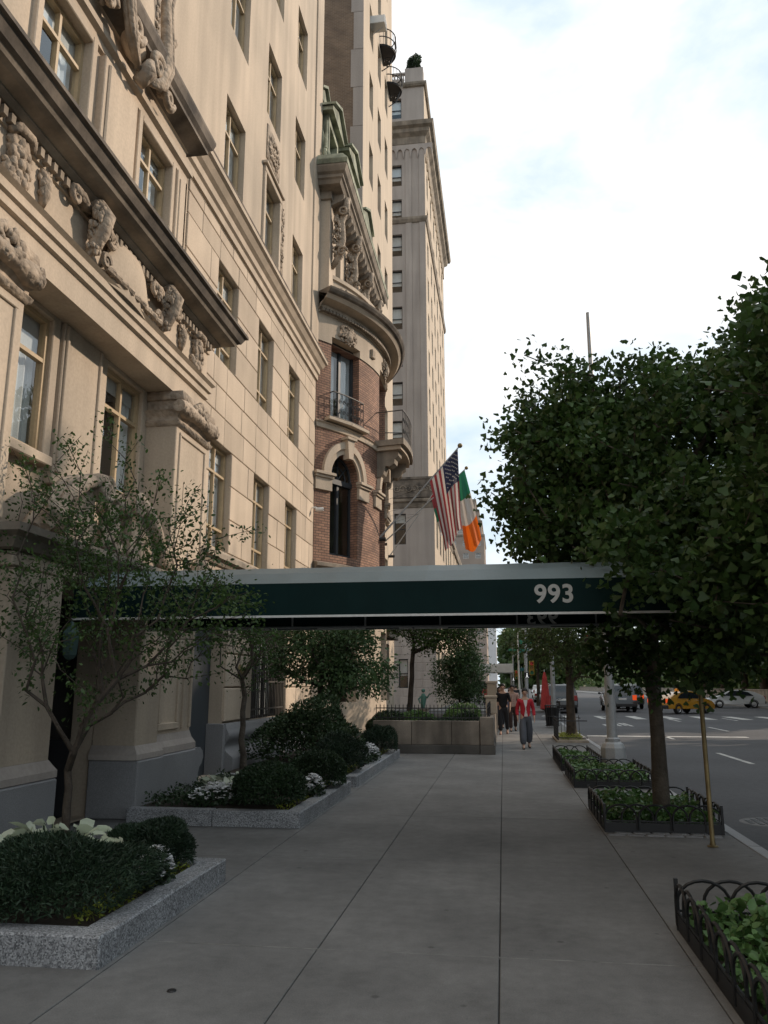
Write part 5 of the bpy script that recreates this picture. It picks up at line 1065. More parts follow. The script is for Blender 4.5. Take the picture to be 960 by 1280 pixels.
# far-side numerals seen from within; light through the canvas painted as paler colour
b = onY(697, 792, K1); text('993', s_, Matrix.Translation((b[0]+.02, K1-.006, 2.435))@Matrix.Rotation(R(180), 4, 'Z')@Matrix.Rotation(R(90), 4, 'X'), 'numerals', mat('painted_show_through', (.60,.60,.58), .8, .05, 3), can)
pole = thing('brass_pole', (2.16,9.5,0), 'slim brass canopy pole standing on the pavement near the kerb', 'pole')
m = MB(); m.lathe([(.0,0),(.034,0),(.034,.02),(.025,.05),(.025,2.4),(0,2.4)], (2.16,9.5,0), 14); obj('shaft', m, BRASS, pole, True); m = MB(); m.lathe([(.0,.004),(.06,.004),(.05,.016),(.03,.02)], (2.16,9.5,0), 14); obj('foot', m, BRASS, pole, True)
# lanterns inside the doorway
for y, lb in ((8.36,'small green lantern on the doorway jamb under the canopy'),):
    l = thing('wall_lantern', (-4.7,y,2.1), lb, 'lantern'); m = MB(); m.lathe([(0,.0),(.05,.02),(.08,.06),(.10,.30),(.05,.36),(.02,.42),(0,.43)], (-4.72,y,1.95), 6); obj('body', m, mat('lantern_verdigris', (.05,.09,.085), .5), l)
    m = MB(); m.tube([(-4.82,y,2.3),(-4.74,y,2.42),(-4.72,y,2.36)], .012, 5); obj('bracket', m, IRON, l)

# ================================================================ tree guards
def guard(label, x0, x1, y0, y1, h=.40, ivy=True, seed=1, n_ivy=3200, cobble=False):
    g = thing('tree_guard', ((x0+x1)/2,(y0+y1)/2,0), label, 'fence', 'hooped iron guards round the street trees')
    m = MB()
    for (a0,a1,b0,b1) in ((x0,x1,y0-.008,y0+.008),(x0,x1,y1-.008,y1+.008),(x0-.008,x0+.008,y0,y1),(x1-.008,x1+.008,y0,y1)): m.box(a0,a1,b0,b1,0.0,.11)
    for (a0,a1,b0,b1) in ((x0,x1,y0-.006,y0+.006),(x0,x1,y1-.006,y1+.006),(x0-.006,x0+.006,y0,y1),(x1-.006,x1+.006,y0,y1)): m.box(a0,a1,b0,b1,.12,.135)
    obj('bottom_rail', m, IRON, g)
    for x in (x0,x1):
        for y in (y0,y1): m = MB(); m.box(x-.013,x+.013,y-.013,y+.013,-.02,h+.01); obj('post', m, IRON, g)
    w = .36; key = 'hoop%.2f' % h
    if key not in cache:
        mm = MB(); mm.tube([(-w/2,0,.03),(-w/2,0,h*.55)]+[(-w/2*math.cos(math.pi*k/10),0,h*.55+.45*h*math.sin(math.pi*k/10)) for k in range(1,10)]+[(w/2,0,h*.55),(w/2,0,.03)], 0.012, 5); cache[key] = mm.mesh('hoop'); setmats(cache[key], IRON)
    def run(a, b, ax, fix, off):
        L = b-a; n = max(2, int(round(L/(w*.5)))-1); st = (L-w)/(n-1)
        for k in range(n):
            p = a+w/2+k*st; o = off if k % 2 else -off
            obj('hoop', cache[key], None, g, loc=(p, fix+o, 0) if ax == 'x' else (fix+o, p, 0), rz=0 if ax == 'x' else R(90))
    run(x0,x1,'x',y0,.007); run(x0,x1,'x',y1,.007); run(y0,y1,'y',x0,.007); run(y0,y1,'y',x1,.007)
    m = MB(); m.box(x0+.01,x1-.01,y0+.01,y1-.01,-.05,.03); obj('soil', m, SOIL, g)
    if ivy:
        r_ = np.random.default_rng(seed); C = np.stack([r_.uniform(x0+.05,x1-.05,n_ivy), r_.uniform(y0+.05,y1-.05,n_ivy), np.zeros(n_ivy)],1); C[:,2] = .04+r_.uniform(.15,1,n_ivy)*(.19+.04*np.sin(C[:,0]*5+seed)+.05*np.cos(C[:,1]*4.3))
        tag(obj('ivy_bed', leaves('ivy_bed', C, .062, LI, 'wide', 1.0, seed), None), 'ivy filling '+label[label.index('guard'):], 'ivy', kind='stuff')
    return g
guard('black hooped iron guard round the near ginkgo at the crosswise caulked joint', 1.17, 2.45, 1.6, 6.35, .33, seed=81, n_ivy=5200)
guard('black hooped iron guard round the ginkgo beside the brass pole', 1.14, 2.46, 10.25, 12.05, .31, seed=82, n_ivy=2400)
guard('black hooped iron guard in front of the lamp post base', 1.14, 2.42, 14.45, 16.5, .30, seed=83, n_ivy=2200)
guard('black hooped iron guard on the far side of the lamp post base', 1.12, 1.9, 17.2, 20.0, .30, seed=84, n_ivy=1900)
# setts at the foot of the guards
m = MB(); m.cbox(0,.20,0,.105,-.03,.012,.012); sett = m.mesh('sett'); setmats(sett, GRANITE_P)
for nm, lb, x0, x1, ys_ in (('sett_strip','row of granite setts along the foot of the guard beside the brass pole',1.14,2.46,(10.02,10.13)),('sett_strip','granite setts at the corner of the guard by the caulked joint',1.17,1.6,(6.42,6.53)),):
    t = thing(nm, (x0,ys_[0],0), lb, 'paving')
    for r_, y in enumerate(ys_):
        x = x0+(.09 if r_ else 0)
        while x+.2 < x1+.02: obj('sett', sett, None, t, loc=(x, y, random.uniform(-.006,.004))); x += .213
# small square pit with picket guard round the farther street tree
g = thing('picket_guard', (2.1,26.6,0), 'low iron picket guard round the farther street tree', 'fence')
for (x0,x1,y0,y1) in ((1.6,2.48,25.6,25.615),(1.6,1.615,25.6,27.8),(1.6,2.48,27.8,27.815)):
    m = MB(); m.box(x0,x1,y0,y1,.12,.15); m.box(x0,x1,y0,y1,.62,.65); obj('rail', m, IRON, g)
m = MB(); m.box(-.008,.008,-.008,.008,0,.72); pk = m.mesh('picket'); setmats(pk, IRON)
for k in range(20): obj('picket', pk, None, g, loc=(1.607, 25.6+k*.115, 0))
for k in range(8): obj('picket', pk, None, g, loc=(1.62+k*.115, 27.807, 0))
m = MB(); m.cbox(1.55,2.5,25.5,27.9,-.02,.06,.01); obj('stone_edge', m, LIME_D, g); 
cover('pit_grass', 'tuft of pale weeds at the foot of the farther street tree', 'ground cover', 1.7,2.4,25.8,27.6,500,.12,LL,.06,.1,35,'needle')

# ================================================================ lamp post (octagonal base, tapering pole, long arm)
def lamp_post(label, x, y, H=10.4, r=.5, armdir=1):
    t = thing('lamp_post', (x,y,0), label, 'lamp post', 'grey lamp posts along the kerb')
    m = MB(); m.lathe([(.28,0),(.28,.06),(.26,.10),(.25,.42),(.21,.50),(.15,.54),(.15,.60),(.12,.63)], (x,y,0), 8); obj('base', m, GALV, t)
    m = MB(); m.lathe([(.11,.55),(.105,1.2),(.085,4),(.05,H-1.5),(.04,H),(0,H+.02)], (x,y,0), 12); obj('pole', m, GALV, t, 50)
    if not armdir: return t
    m = MB(); m.tube([(x,y,H-.9),(x+.6*armdir,y,H-.35),(x+1.3*armdir,y,H-.1),(x+2.2*armdir,y,H-.05)], [.04,.035,.03,.03], 8); obj('arm', m, GALV, t, True)
    m = MB(); m.ball((x+2.5*armdir,y,H-.08),.36,.16,.08,12,6); obj('luminaire', m, GALV, t, True); return t
lamp_post('grey lamp post with eight-sided base rising beside a hooped guard', 2.22, 17.8, 10.2, armdir=0)
lamp_post('grey lamp post standing behind the picket guard', 2.2, 37.3, 9.5)
b_ = thing('litter_bin', (1.95,34.5,0), 'dark wire litter bin between the picket guard and the lamp post', 'litter bin')
m = MB()
for z in (.08,.45,.88): m.tube([(1.95+.27*math.cos(a),34.5+.27*math.sin(a),z) for a in np.linspace(0,2*math.pi,17)], .02, 5)
obj('rim', m, IRON, b_)
for k in range(18): a = k*math.pi/9; m = MB(); m.tube([(1.95+.24*math.cos(a),34.5+.24*math.sin(a),.05),(1.95+.28*math.cos(a),34.5+.28*math.sin(a),.9)], .012, 4); obj('bar', m, IRON, b_)
m = MB(); m.lathe([(0,.06),(.22,.06),(.24,.8)], (1.95,34.5,0), 14); obj('liner', m, BLACKP, b_)
# closed red parasol
u = thing('closed_parasol', (2.3,46.5,0), 'folded red parasol standing on the pavement beyond the lamp post', 'parasol')
m = MB(); m.lathe([(.0,2.45),(.05,2.4),(.13,2.1),(.22,1.3),(.30,.45),(.28,.40),(.05,.42)], (2.3,46.5,0), 10); obj('folded_cloth', m, mat('red_cloth', (.30,.028,.024), .8, .2, 5), u); m = MB(); m.lathe([(.025,0),(.025,2.55),(0,2.56)], (2.3,46.5,0), 8); m.lathe([(0,.08),(.22,.08),(.25,0)], (2.3,46.5,0), 14); obj('stand', m, GALV, u)
# traffic signals at the crossing
def signal(label, x, y, H=5.2, arm=4.0, d=1):
    t = thing('traffic_signal', (x,y,0), label, 'traffic light'); m = MB(); m.lathe([(.2,0),(.2,.3),(.09,.4),(.07,H),(0,H)], (x,y,0), 10); obj('pole', m, GALV, t)
    m = MB(); m.tube([(x,y,H-1.6),(x+d*arm*.5,y,H-.3),(x+d*arm,y,H-.15)], [.06,.05,.04], 6); m.tube([(x,y,H-.25),(x+d*arm*.5,y,H-.3)], .015, 4); obj('mast_arm', m, GALV, t)
    YB = MATS.get('signal_yellow') or mat('signal_yellow', (.30,.19,.02), .5)
    for (px, pz) in ((x+d*arm,H-.75),(x+d*.35,2.9)):
        m = MB(); m.cbox(px-.17,px+.17,y-.2,y+.1,pz-.5,pz+.5,.03); h_ = obj('signal_head', m, YB, t)
        for k, c in enumerate(((.5,.03,.02),(.25,.12,.01),(.01,.12,.05))): m = MB(); m.lathe([(0,-.24),(.10,-.24),(.13,-.34),(.135,-.2)], (px,y,pz+.32-k*.32), 12, 'y'); obj('lens', m, MATS.get('lens%d' % k) or mat('lens%d' % k, c, .3), h_)
    m = MB(); m.cbox(x-.45,x+.45,y-.06,y-.03,H-1.0,H-.72,.005); obj('street_sign', m, MATS.get('sign_green') or mat('sign_green', (.02,.17,.10), .5), t)
    m = MB(); m.cbox(x-.2,x+.2,y-.12,y+.1,2.2,2.6,.02); ph = obj('pedestrian_signal', m, BLACKP, t); m = MB(); m.box(x-.04,x+.03,y-.128,y-.121,2.3,2.44); m.ball((x,y-.125,2.5),.04,.006,.04,8,5); m.tube([(x-.04,y-.125,2.3),(x-.09,y-.125,2.24)], .02, 4); m.tube([(x+.03,y-.125,2.3),(x+.08,y-.125,2.24)], .02, 4)
    e = nodes('walk_lamp%s' % int(y)); em = N(e[1], 'ShaderNodeEmission'); em.inputs[0].default_value = (1,1,1,1); em.inputs[1].default_value = 1.2; e[1].links.new(em.outputs[0], e[2].inputs[0]); obj('walking_figure', m, e[0], ph)
    return t
signal('traffic signal mast on the near side of the crossing', 1.7, 59, 5.6, 4.2); signal('farther traffic signal mast down the avenue', 1.2, 96, 6.6, 5.0)
def cobra(label, x, y, H):
    t = thing('curved_lamp', (x,y,0), label, 'lamp post'); m = MB(); m.lathe([(.14,0),(.10,1),(.07,H-.8)], (x,y,0), 8); m.tube([(x,y,H-.8),(x+.05,y,H-.3),(x+.4,y,H),(x+.9,y,H+.02)], [.06,.05,.04,.03], 6); obj('pole', m, WHITEP, t); m = MB(); m.ball((x+1.1,y,H),.3,.12,.07,8,5); obj('luminaire', m, WHITEP, t)
cobra('curved street lamp above the green street signs', 1.35, 70, 6.4)
for (x, y, z, lb) in ((1.75,66,4.4,'small green street sign on a thin post by the crossing'),(1.8,80,3.2,'blue-green street sign on a post past the crossing')):
    t = thing('street_sign', (x,y,0), lb, 'sign'); m = MB(); m.lathe([(.04,0),(.04,z+.3)], (x,y,0), 6); obj('post', m, GALV, t); m = MB(); m.cbox(x-.4,x+.4,y-.06,y-.04,z-.15,z+.15,.005); obj('plate', m, mat('sign_plate%d' % int(y), (.02,.15,.11) if y < 70 else (.02,.12,.14), .5), t)
# white marquee over the far pavement
w_ = thing('white_marquee', (-.6,82,0), 'flat white marquee on posts over the far pavement', 'canopy'); m = MB(); m.cbox(-5,1.0,80,84,2.9,3.75,.03); obj('roof_slab', m, WHITEP, w_)
for x in (-2.5,.8):
    for y in (80.3,83.7): m = MB(); m.lathe([(.08,0),(.08,2.9)], (x,y,0), 8); obj('post', m, GALV, w_)
shrub('clipped_hedge', 'dark clipped hedge below the white marquee', (-2.2,76,0), (1.5,1.2,1.9), 6000, .12, LB, 'oval', 90, .1)

# ================================================================ garden wall and railing
gw = thing('garden_wall', (-1.8,21,0), 'low stone garden wall with dark footing, topped by an iron railing', 'wall')
e = [-3.35,-2.35,-1.33,-.62]; 
for a, b in zip(e[:-1], e[1:]): m = MB(); m.cbox(a+.006,b-.006,21.0,21.3,.22,.80,.008); obj('wall_panel', m, MATS.get('stained_stone') or mat('stained_stone', (.22,.185,.15), .9, .35, 1.6, 30, .3, .006, streak=.4), gw)
m = MB(); m.cbox(-.61,-.27,20.95,21.36,.22,.90,.012); obj('end_pier', m, MATS['stained_stone'], gw); m = MB(); m.cbox(-3.4,-.62,20.96,21.3,0,.215,.01); m.cbox(-.615,-.24,20.91,21.36,0,.215,.01); obj('footing', m, mat('dark_footing', (.085,.078,.07), .9, .3), gw)
n = 9
for k in range(n): a = 21.37+k*1.05; m = MB(); m.cbox(-.55,-.28,a,a+1.04,.22,.80,.008); obj('wall_panel', m, MATS['stained_stone'], gw); m = MB(); m.cbox(-.57,-.26,a-.003,a+1.04,0,.215,.008); obj('footing', m, MATS['dark_footing'], gw)
m = MB(); m.cbox(-.60,-.24,30.9,31.3,0,1.75,.015); m.cbox(-.64,-.20,30.86,31.34,1.752,1.85,.02); obj('gate_pier', m, LIME, gw)
m = MB(); m.cbox(-.56,-.22,26.0,26.4,.82,1.30,.015); m.cbox(-.60,-.2,25.96,26.44,1.302,1.38,.015); obj('gate_pier', m, LIME, gw)
rl = thing('iron_railing', (-1.8,21.15,.8), 'black iron railing with close bars standing on the low garden wall', 'railing')
m = MB(); m.box(-3.3,-.45,21.14,21.16,.86,.885); m.box(-3.3,-.45,21.14,21.16,1.10,1.125); m.box(-.43,-.41,21.16,30.9,.86,.885); m.box(-.43,-.41,21.16,30.9,1.10,1.125); obj('rail', m, IRON, rl)
m = MB(); m.box(-.009,.009,-.009,.009,.79,1.17); m.add([(-.012,-.012,1.17),(.012,-.012,1.17),(.012,.012,1.17),(-.012,.012,1.17),(0,0,1.22)], [(0,1,4),(1,2,4),(2,3,4),(3,0,4)]); br = m.mesh('bar'); setmats(br, IRON)
for k in range(29): obj('bar', br, None, rl, loc=(-3.28+k*.1, 21.15, 0))
for k in range(70): obj('bar', br, None, rl, loc=(-.42, 21.25+k*.138, 0))
m = MB(); m.box(-5.3,-.45,21.31,42,-.1,.30); tag(obj('garden_soil', m, SOIL), kind='structure')
st = thing('garden_statue', (-2.9,29.8,.2), 'small verdigris statue among the garden shrubs', 'statue'); m = MB(); m.lathe([(.0,0),(.2,0),(.2,.5),(.24,.55),(0,.56)], (-2.9,29.8,.3), 8); obj('pedestal', m, LIME_D, st)
m = MB(); m.tube([(-2.92,29.8,.84),(-2.9,29.8,1.05),(-2.88,29.8,1.25),(-2.9,29.8,1.4)], [.06,.09,.11,.05], 8); m.ball((-2.89,29.8,1.5),.07); m.tube([(-2.88,29.8,1.33),(-2.74,29.75,1.25),(-2.65,29.7,1.4)], [.04,.035,.02], 6); m.tube([(-2.92,29.8,1.33),(-3.06,29.75,1.2),(-3.0,29.7,1.05)], [.04,.035,.02], 6); obj('figure', m, mat('verdigris_bronze', (.06,.15,.12), .7, .2, 6), st, True)
# ================================================================ flags
def flag_pole(label, a, b, r=.035):
    t = thing('flag_pole', tuple(a), label, 'flagpole'); m = MB(); m.tube([a,b], [r,r*.6], 8); obj('shaft', m, GALV, t)
    m = MB(); m.ball(b, .085, n=10, h=7); obj('finial', m, BRASS, t, True); m = MB(); m.lathe([(0,-.1),(.07,-.1),(.07,.25)], (a[0],a[1],a[2]), 8, 'x'); obj('bracket', m, IRON, t)
    d = Vector(b)-Vector(a); p = Vector(a)+d*.55; m = MB(); m.tube([p, (a[0]-.1, a[1]-.9, p.z-.25)], .006, 4); m.tube([p, (a[0]-.1, a[1]+.9, p.z-.25)], .006, 4); obj('stay', m, IRON, t); return t
def flag(label, a, b, hoist, fly, bands, seed=0, canton=False, hang=1.0, sway=(.25,.0), gather=.35):
    """cloth hung from the outer end of a sloping pole: hoist edge on the pole, body falling below it in folds"""
    a, b = Vector(a), Vector(b); d = (a-b).normalized(); t = thing('flag', tuple(b), label, 'flag'); nu, nv = 39, 36; g = random.Random(seed); ph = g.uniform(0,6)
    P = {}
    for i in range(nu+1):
        for j in range(nv+1):
            h, f = i/nu, j/nv                        # h along hoist from the tip inwards, f along the fly
            top = b+d*(.12+h*hoist)
            k = 1-(1-gather)*min(1, f*1.2)           # folds draw the cloth together as it falls
            mid = b+d*(.12+.5*hoist); base = top.lerp(mid, 1-k); 
            w = .13*math.sin(h*9.0+ph+f*2.2)*min(1, f*2.5)+.05*math.sin(h*19+ph)*f
            P[i,j] = base+Vector((sway[0]*f*fly*.5, w+sway[1]*f, -f*fly*hang+.22*math.sin(h*5+ph)*f*(1-gather)))
    def patch(name, i0, i1, j0, j1, mt):
        m = MB(); n = j1-j0+1; m.add([P[i,j] for i in range(i0,i1+1) for j in range(j0,j1+1)], [((i-i0)*n+j-j0,(i+1-i0)*n+j-j0,(i+1-i0)*n+j+1-j0,(i-i0)*n+j+1-j0) for i in range(i0,i1) for j in range(j0,j1)]); return obj(name, m, mt, t, 80)
    bands(patch, nu, nv, P, t); return t
def cloth(n, c):
    m, t, o = nodes(n); b = N(t, 'ShaderNodeBsdfPrincipled'); b.inputs['Base Color'].default_value = rgba(c); b.inputs['Roughness'].default_value = .8; tr = N(t, 'ShaderNodeBsdfTranslucent'); tr.inputs[0].default_value = rgba(c); ms = N(t, 'ShaderNodeMixShader'); ms.inputs[0].default_value = .35
    g = N(t, 'ShaderNodeNewGeometry'); w = N(t, 'ShaderNodeTexNoise'); w.inputs['Scale'].default_value = 90; t.links.new(g.outputs['Position'], w.inputs['Vector']); bn = N(t, 'ShaderNodeBump'); bn.inputs['Strength'].default_value = .2; bn.inputs['Distance'].default_value = .003; t.links.new(w.outputs['Fac'], bn.inputs['Height']); t.links.new(bn.outputs[0], b.inputs['Normal'])
    t.links.new(b.outputs[0], ms.inputs[1]); t.links.new(tr.outputs[0], ms.inputs[2]); t.links.new(ms.outputs[0], o.inputs[0]); return m
FR, FW, FN, FG, FO = cloth('flag_red', (.24,.034,.04)), cloth('flag_white', (.50,.47,.44)), cloth('flag_navy', (.018,.022,.055)), cloth('flag_green', (.02,.16,.09)), cloth('flag_orange', (.70,.15,.015))
def us(patch, nu, nv, P, t):
    for k in range(13): patch('stripe', nu*k//13, nu*(k+1)//13, 0 if k >= 7 else 14, nv, FR if k % 2 == 0 else FW)
    patch('canton', 0, nu*7//13, 0, 14, FN)
    m = MB()
    for r_ in range(9):
        for c in range(6 if r_ % 2 == 0 else 5):
            i = 1+r_*2.2; j = (1+c*2.25) if r_ % 2 == 0 else 2.1+c*2.25; p = P[int(i),int(j)]
            for s in (-1,1): m.add([(p.x+.034*math.cos(q)*(1 if k % 2 == 0 else .45), p.y+s*.012, p.z+.034*math.sin(q)*(1 if k % 2 == 0 else .45)) for k, q in enumerate(np.linspace(math.pi/2,math.pi/2+2*math.pi,11)[:-1])], [tuple(range(10))])
    tag(obj('stars', m, FW, t), kind='stuff')
def tri(c1, c2, c3):
    def f(patch, nu, nv, P, t): patch('band', 0, nu, 0, nv//3, c1); patch('band', 0, nu, nv//3, 2*nv//3, c2); patch('band', 0, nu, 2*nv//3, nv, c3)
    return f
A1 = (-3.98,26.0,6.45); q = onY(575,557,26.0); T1_ = tuple(q)
flag_pole('long sloping flagpole on the brick bow carrying the striped flag', A1, T1_); flag('red and white striped flag with starred navy canton hanging from the longer pole', A1, T1_, 1.45, 2.6, us, 1, True, sway=(.22,0), gather=.6)
A2 = (-5.35,36.0,8.05); q = onY(583,585,36.0); T2_ = tuple(q)
flag_pole('sloping flagpole on the limestone tower carrying the tricolour', A2, T2_); flag('green white and orange tricolour hanging from the far pole', A2, T2_, .5, 3.5, tri(FG,FW,FO), 2, sway=(.30,0), gather=1.9)
A3 = (-5.35,38.6,7.9); T3_ = tuple(onY(553,600,38.6))
flag_pole('shorter flagpole behind the striped flag', A3, T3_, .03); flag('small red, white and green flag half hidden by the striped flag', A3, T3_, .9, 2.2, tri(FR,FG,FW), 3, sway=(.3,0), gather=.6)

# ================================================================ cars
TYRE = mat('tyre_rubber', (.012,.012,.012), .85, .1); CGL = mat('car_glass', (.012,.015,.018), .06, .1, spec=.6); CHR = mat('alloy', (.4,.4,.41), .35, .1, metal=.8)
def emis(n, c, s):
    m, t, o = nodes(n); e = N(t, 'ShaderNodeEmission'); e.inputs[0].default_value = rgba(c); e.inputs[1].default_value = s; t.links.new(e.outputs[0], o.inputs[0]); return m
TAIL = mat('tail_lens', (.25,.012,.01), .25, .05); TAILON = emis('tail_lit', (1,.12,.03), .8); HEADL = mat('head_lens', (.6,.6,.58), .15, .05); AMB = emis('amber_lit', (1,.36,.05), .5)
def car(label, loc, rz, paint, kind='suv', lit=False, taxi=False, group=None):
    t = tlocal('car', label, 'car', group)
    if kind == 'suv': L, W, prof, belt, tum, wr = 5.0, 2.0, [(-2.5,.42),(-2.5,.75),(-2.46,1.08),(-2.36,1.22),(-2.22,1.80),(-2.1,1.88),(.2,1.90),(.55,1.84),(1.15,1.22),(2.25,1.12),(2.46,.95),(2.5,.6),(2.48,.36)], 1.16, .20, .38; gw_ = [(-2.16,1.74),(-2.28,1.28)]; sw = [(-1.95,1.24),(-1.9,1.76),(.3,1.78),(.62,1.72),(1.02,1.24)]; ws = ((.62,1.80),(1.12,1.25)); ax = (-1.5,1.5)
    else: L, W, prof, belt, tum, wr = 4.5, 1.78, [(-2.2,.34),(-2.25,.62),(-2.2,.92),(-2.0,1.05),(-1.45,1.30),(-.5,1.47),(.2,1.45),(.65,1.32),(1.35,.98),(2.0,.80),(2.2,.62),(2.25,.42),(2.2,.28)], .95, .26, .32; gw_ = [(-1.35,1.30),(-1.95,1.04)]; sw = [(-1.35,1.0),(-.95,1.28),(-.4,1.40),(.2,1.38),(.55,1.28),(1.05,.98)]; ws = ((.62,1.32),(1.30,.99)); ax = (-1.32,1.38)
    yy = lambda z, k=1: (W/2-tum*max(0, z-belt)/.75)*k
    b = MB(); cx_, cz_ = 0, .8; n = len(prof); st = [(-1,.965),(-.96,.995),(-.6,1.0),(.6,1.0),(.96,.995),(1,.965)]; vs = []; fs = []
    for s, k in st:
        for (x, z) in prof: vs.append((x*k, yy(z, s), cz_+(z-cz_)*k))
    for i in range(len(st)-1):
        for j in range(n): fs.append((i*n+j,(i+1)*n+j,(i+1)*n+(j+1) % n,i*n+(j+1) % n))
    fs += [tuple(range(n)), tuple((len(st)-1)*n+j for j in range(n))[::-1]]; b.add(vs, fs)
    body = obj('body', b, paint, t, 35)
    for s in (-1,1):
        m = MB(); m.add([(x, s*(abs(yy(z))*1.0+.006), z) for x, z in sw], [tuple(range(len(sw)))]); obj('side_window', m, CGL, t)
        m = MB(); m.tube([(sw[-1][0]-.05, s*(W/2-.02), belt+.05),(sw[-1][0]-.05, s*(W/2+.14), belt+.1)], [.03,.03], 5); m.ball((sw[-1][0]-.05,s*(W/2+.17),belt+.1),.05,.1,.08,8,5); obj('mirror', m, BLACKP, t)
        for px in (-.35,.55): m = MB(); m.cbox(px-.09,px+.09,s*(W/2+.002)-.012,s*(W/2+.002)+.012,belt-.12,belt-.085,.004); obj('door_handle', m, CHR, t)
        for x in ax:
            w = obj('wheel', (lambda q: (q.lathe([(wr*.62,-.11),(wr*.93,-.11),(wr,-.07),(wr,.07),(wr*.93,.11),(wr*.62,.11)], (x,s*(W/2-.1),wr), 20, 'y'), q)[1])(MB()), TYRE, t)
            m = MB(); m.lathe([(0,s*.08),(wr*.2,s*.085),(wr*.55,s*.06),(wr*.63,s*.10),(wr*.63,-.1)], (x,s*(W/2-.1),wr), 20, 'y'); obj('rim', m, CHR, w)
            m = MB(); m.lathe([(wr*1.0,0),(wr*1.16,0)], (x,s*(W/2+.004),wr), 20, 'y', 0, math.pi); obj('wheel_arch', m, BLACKP, t)
        m = MB(); z0 = .82 if kind == 'suv' else .72; m.cbox(-L/2-.012,-L/2+.16,min(s*(W/2-.32),s*(W/2-.03)),max(s*(W/2-.32),s*(W/2-.03)),z0,z0+.26 if kind != 'suv' else z0+.34,.02); obj('tail_light', m, TAILON if lit else TAIL, t)
        m = MB(); m.cbox(L/2-.25,L/2-.02,min(s*(W/2-.45),s*(W/2-.06)),max(s*(W/2-.45),s*(W/2-.06)),.62,.78,.03); obj('headlight', m, HEADL, t)
    m = MB(); (x0,z0),(x1,z1) = gw_; m.add([(x0-.012,yy(z0,-.88),z0),(x0-.012,yy(z0,.88),z0),(x1-.012,yy(z1,.9),z1),(x1-.012,yy(z1,-.9),z1)], [(0,1,2,3)]); obj('rear_window', m, CGL, t)
    m = MB(); (x0,z0),(x1,z1) = ws; m.add([(x0+.012,yy(z0,-.88),z0+.01),(x0+.012,yy(z0,.88),z0+.01),(x1+.012,yy(z1,.9),z1+.01),(x1+.012,yy(z1,-.9),z1+.01)], [(0,1,2,3)]); obj('windscreen', m, CGL, t)
    m = MB(); m.cbox(-L/2-.05,-L/2+.1,-W/2+.06,W/2-.06,.36,.58,.03); obj('rear_bumper', m, BLACKP, t); m = MB(); m.cbox(L/2-.1,L/2+.04,-W/2+.08,W/2-.08,.30,.52,.03); obj('front_bumper', m, BLACKP, t)
    m = MB(); m.box(-L/2-.022,-L/2-.013,-.26,.26,.84,.97); obj('number_plate', m, WHITEP, t)
    if kind == 'suv':
        for s in (-1,1): m = MB(); m.tube([(-1.9,s*.75,1.93),(.2,s*.75,1.95)], .02, 5); obj('roof_rail', m, CHR, t)
    m = MB(); m.tube([(-L/2+.3,.0,prof[-4][1]+.4),(-L/2+.3,0,prof[-4][1]+.45)], .01, 4) if False else None
    if taxi: m = MB(); m.cbox(-.25,-.05,-.3,.3,1.46 if kind != 'suv' else 1.9,1.62 if kind != 'suv' else 2.05,.02); obj('roof_sign', m, AMB, t)
    return place(t, loc, rz)
def cpaint(n, c, r_=.25): return mat(n, c, r_, .03, 1, 60, 0, coat=.6, spec=.5)
KB, KS, KY, KN = cpaint('black_car_paint', (.008,.009,.011)), cpaint('silver_car_paint', (.42,.43,.43)), cpaint('taxi_paint', (.40,.19,.012)), cpaint('navy_car_paint', (.012,.016,.03))
RZ = R(90)                                              # nose down the avenue
car('black van parked at the kerb beyond the lamp post', (3.85,58,-.13), RZ, KB, 'suv'); car('dark blue van parked ahead of the black van', (3.9,65.5,-.13), RZ, KN, 'suv')
car('black utility car with lit tail lights crossing the intersection', (8.2,61.5,-.13), RZ, KB, 'suv', True); car('dark car with lit tail lights ahead of the black utility car', (9.9,69,-.13), RZ, KN, 'suv', True)
car('yellow taxi turning across the crossing', (11.7,57.0,-.13), R(38), KY, 'sedan', True, True)
car('silver hatchback standing side-on before the park wall', (19.0,72,-.13), R(180), KS, 'sedan')
car('grey car far down the avenue near the kerb', (4.2,92,-.13), RZ, KS, 'sedan'); car('dark car far down the middle lane', (6.8,98,-.13), RZ, KB, 'sedan', True); car('white car far down the avenue beside the dark car', (5.3,125,-.13), RZ, cpaint('white_car_paint', (.6,.6,.6)), 'suv'); car('yellow taxi far down the avenue', (9,130,-.13), RZ, KY, 'sedan', True, True)
# parked motor scooter behind the lamp post
s_ = tlocal('motor_scooter', 'dark motor scooter parked at the kerb behind the lamp post', 'scooter')
for x in (-.62,.62): w = obj('wheel', (lambda q: (q.lathe([(.12,-.05),(.23,-.05),(.25,0),(.23,.05),(.12,.05)], (x,0,.25), 16, 'y'), q)[1])(MB()), TYRE, s_); m = MB(); m.lathe([(0,-.03),(.13,-.03),(.13,.03),(0,.03)], (x,0,.25), 12, 'y'); obj('rim', m, CHR, w)
m = MB(); m.prism([(-.75,.45),(-.7,.72),(-.1,.70),(.05,.40),(.35,.36),(.42,.95),(.50,1.0),(.55,.5),(.30,.22),(-.35,.25)], lambda a,b,d:(a,d,b), -.16, .16); obj('body', m, KB, s_); m = MB(); m.cbox(-.72,-.05,-.14,.14,.725,.82,.03); obj('seat', m, BLACKP, s_); m = MB(); m.tube([(.46,-.33,1.08),(.44,-.1,1.04),(.44,.1,1.04),(.46,.33,1.08)], .018, 6); m.tube([(.44,0,1.0),(.62,0,.3)], .03, 6); obj('handlebar', m, BLACKP, s_); m = MB(); m.ball((.52,0,.95),.06,.09,.08); obj('headlight', m, HEADL, s_)
place(s_, (2.95,47.5,-.13), R(80))

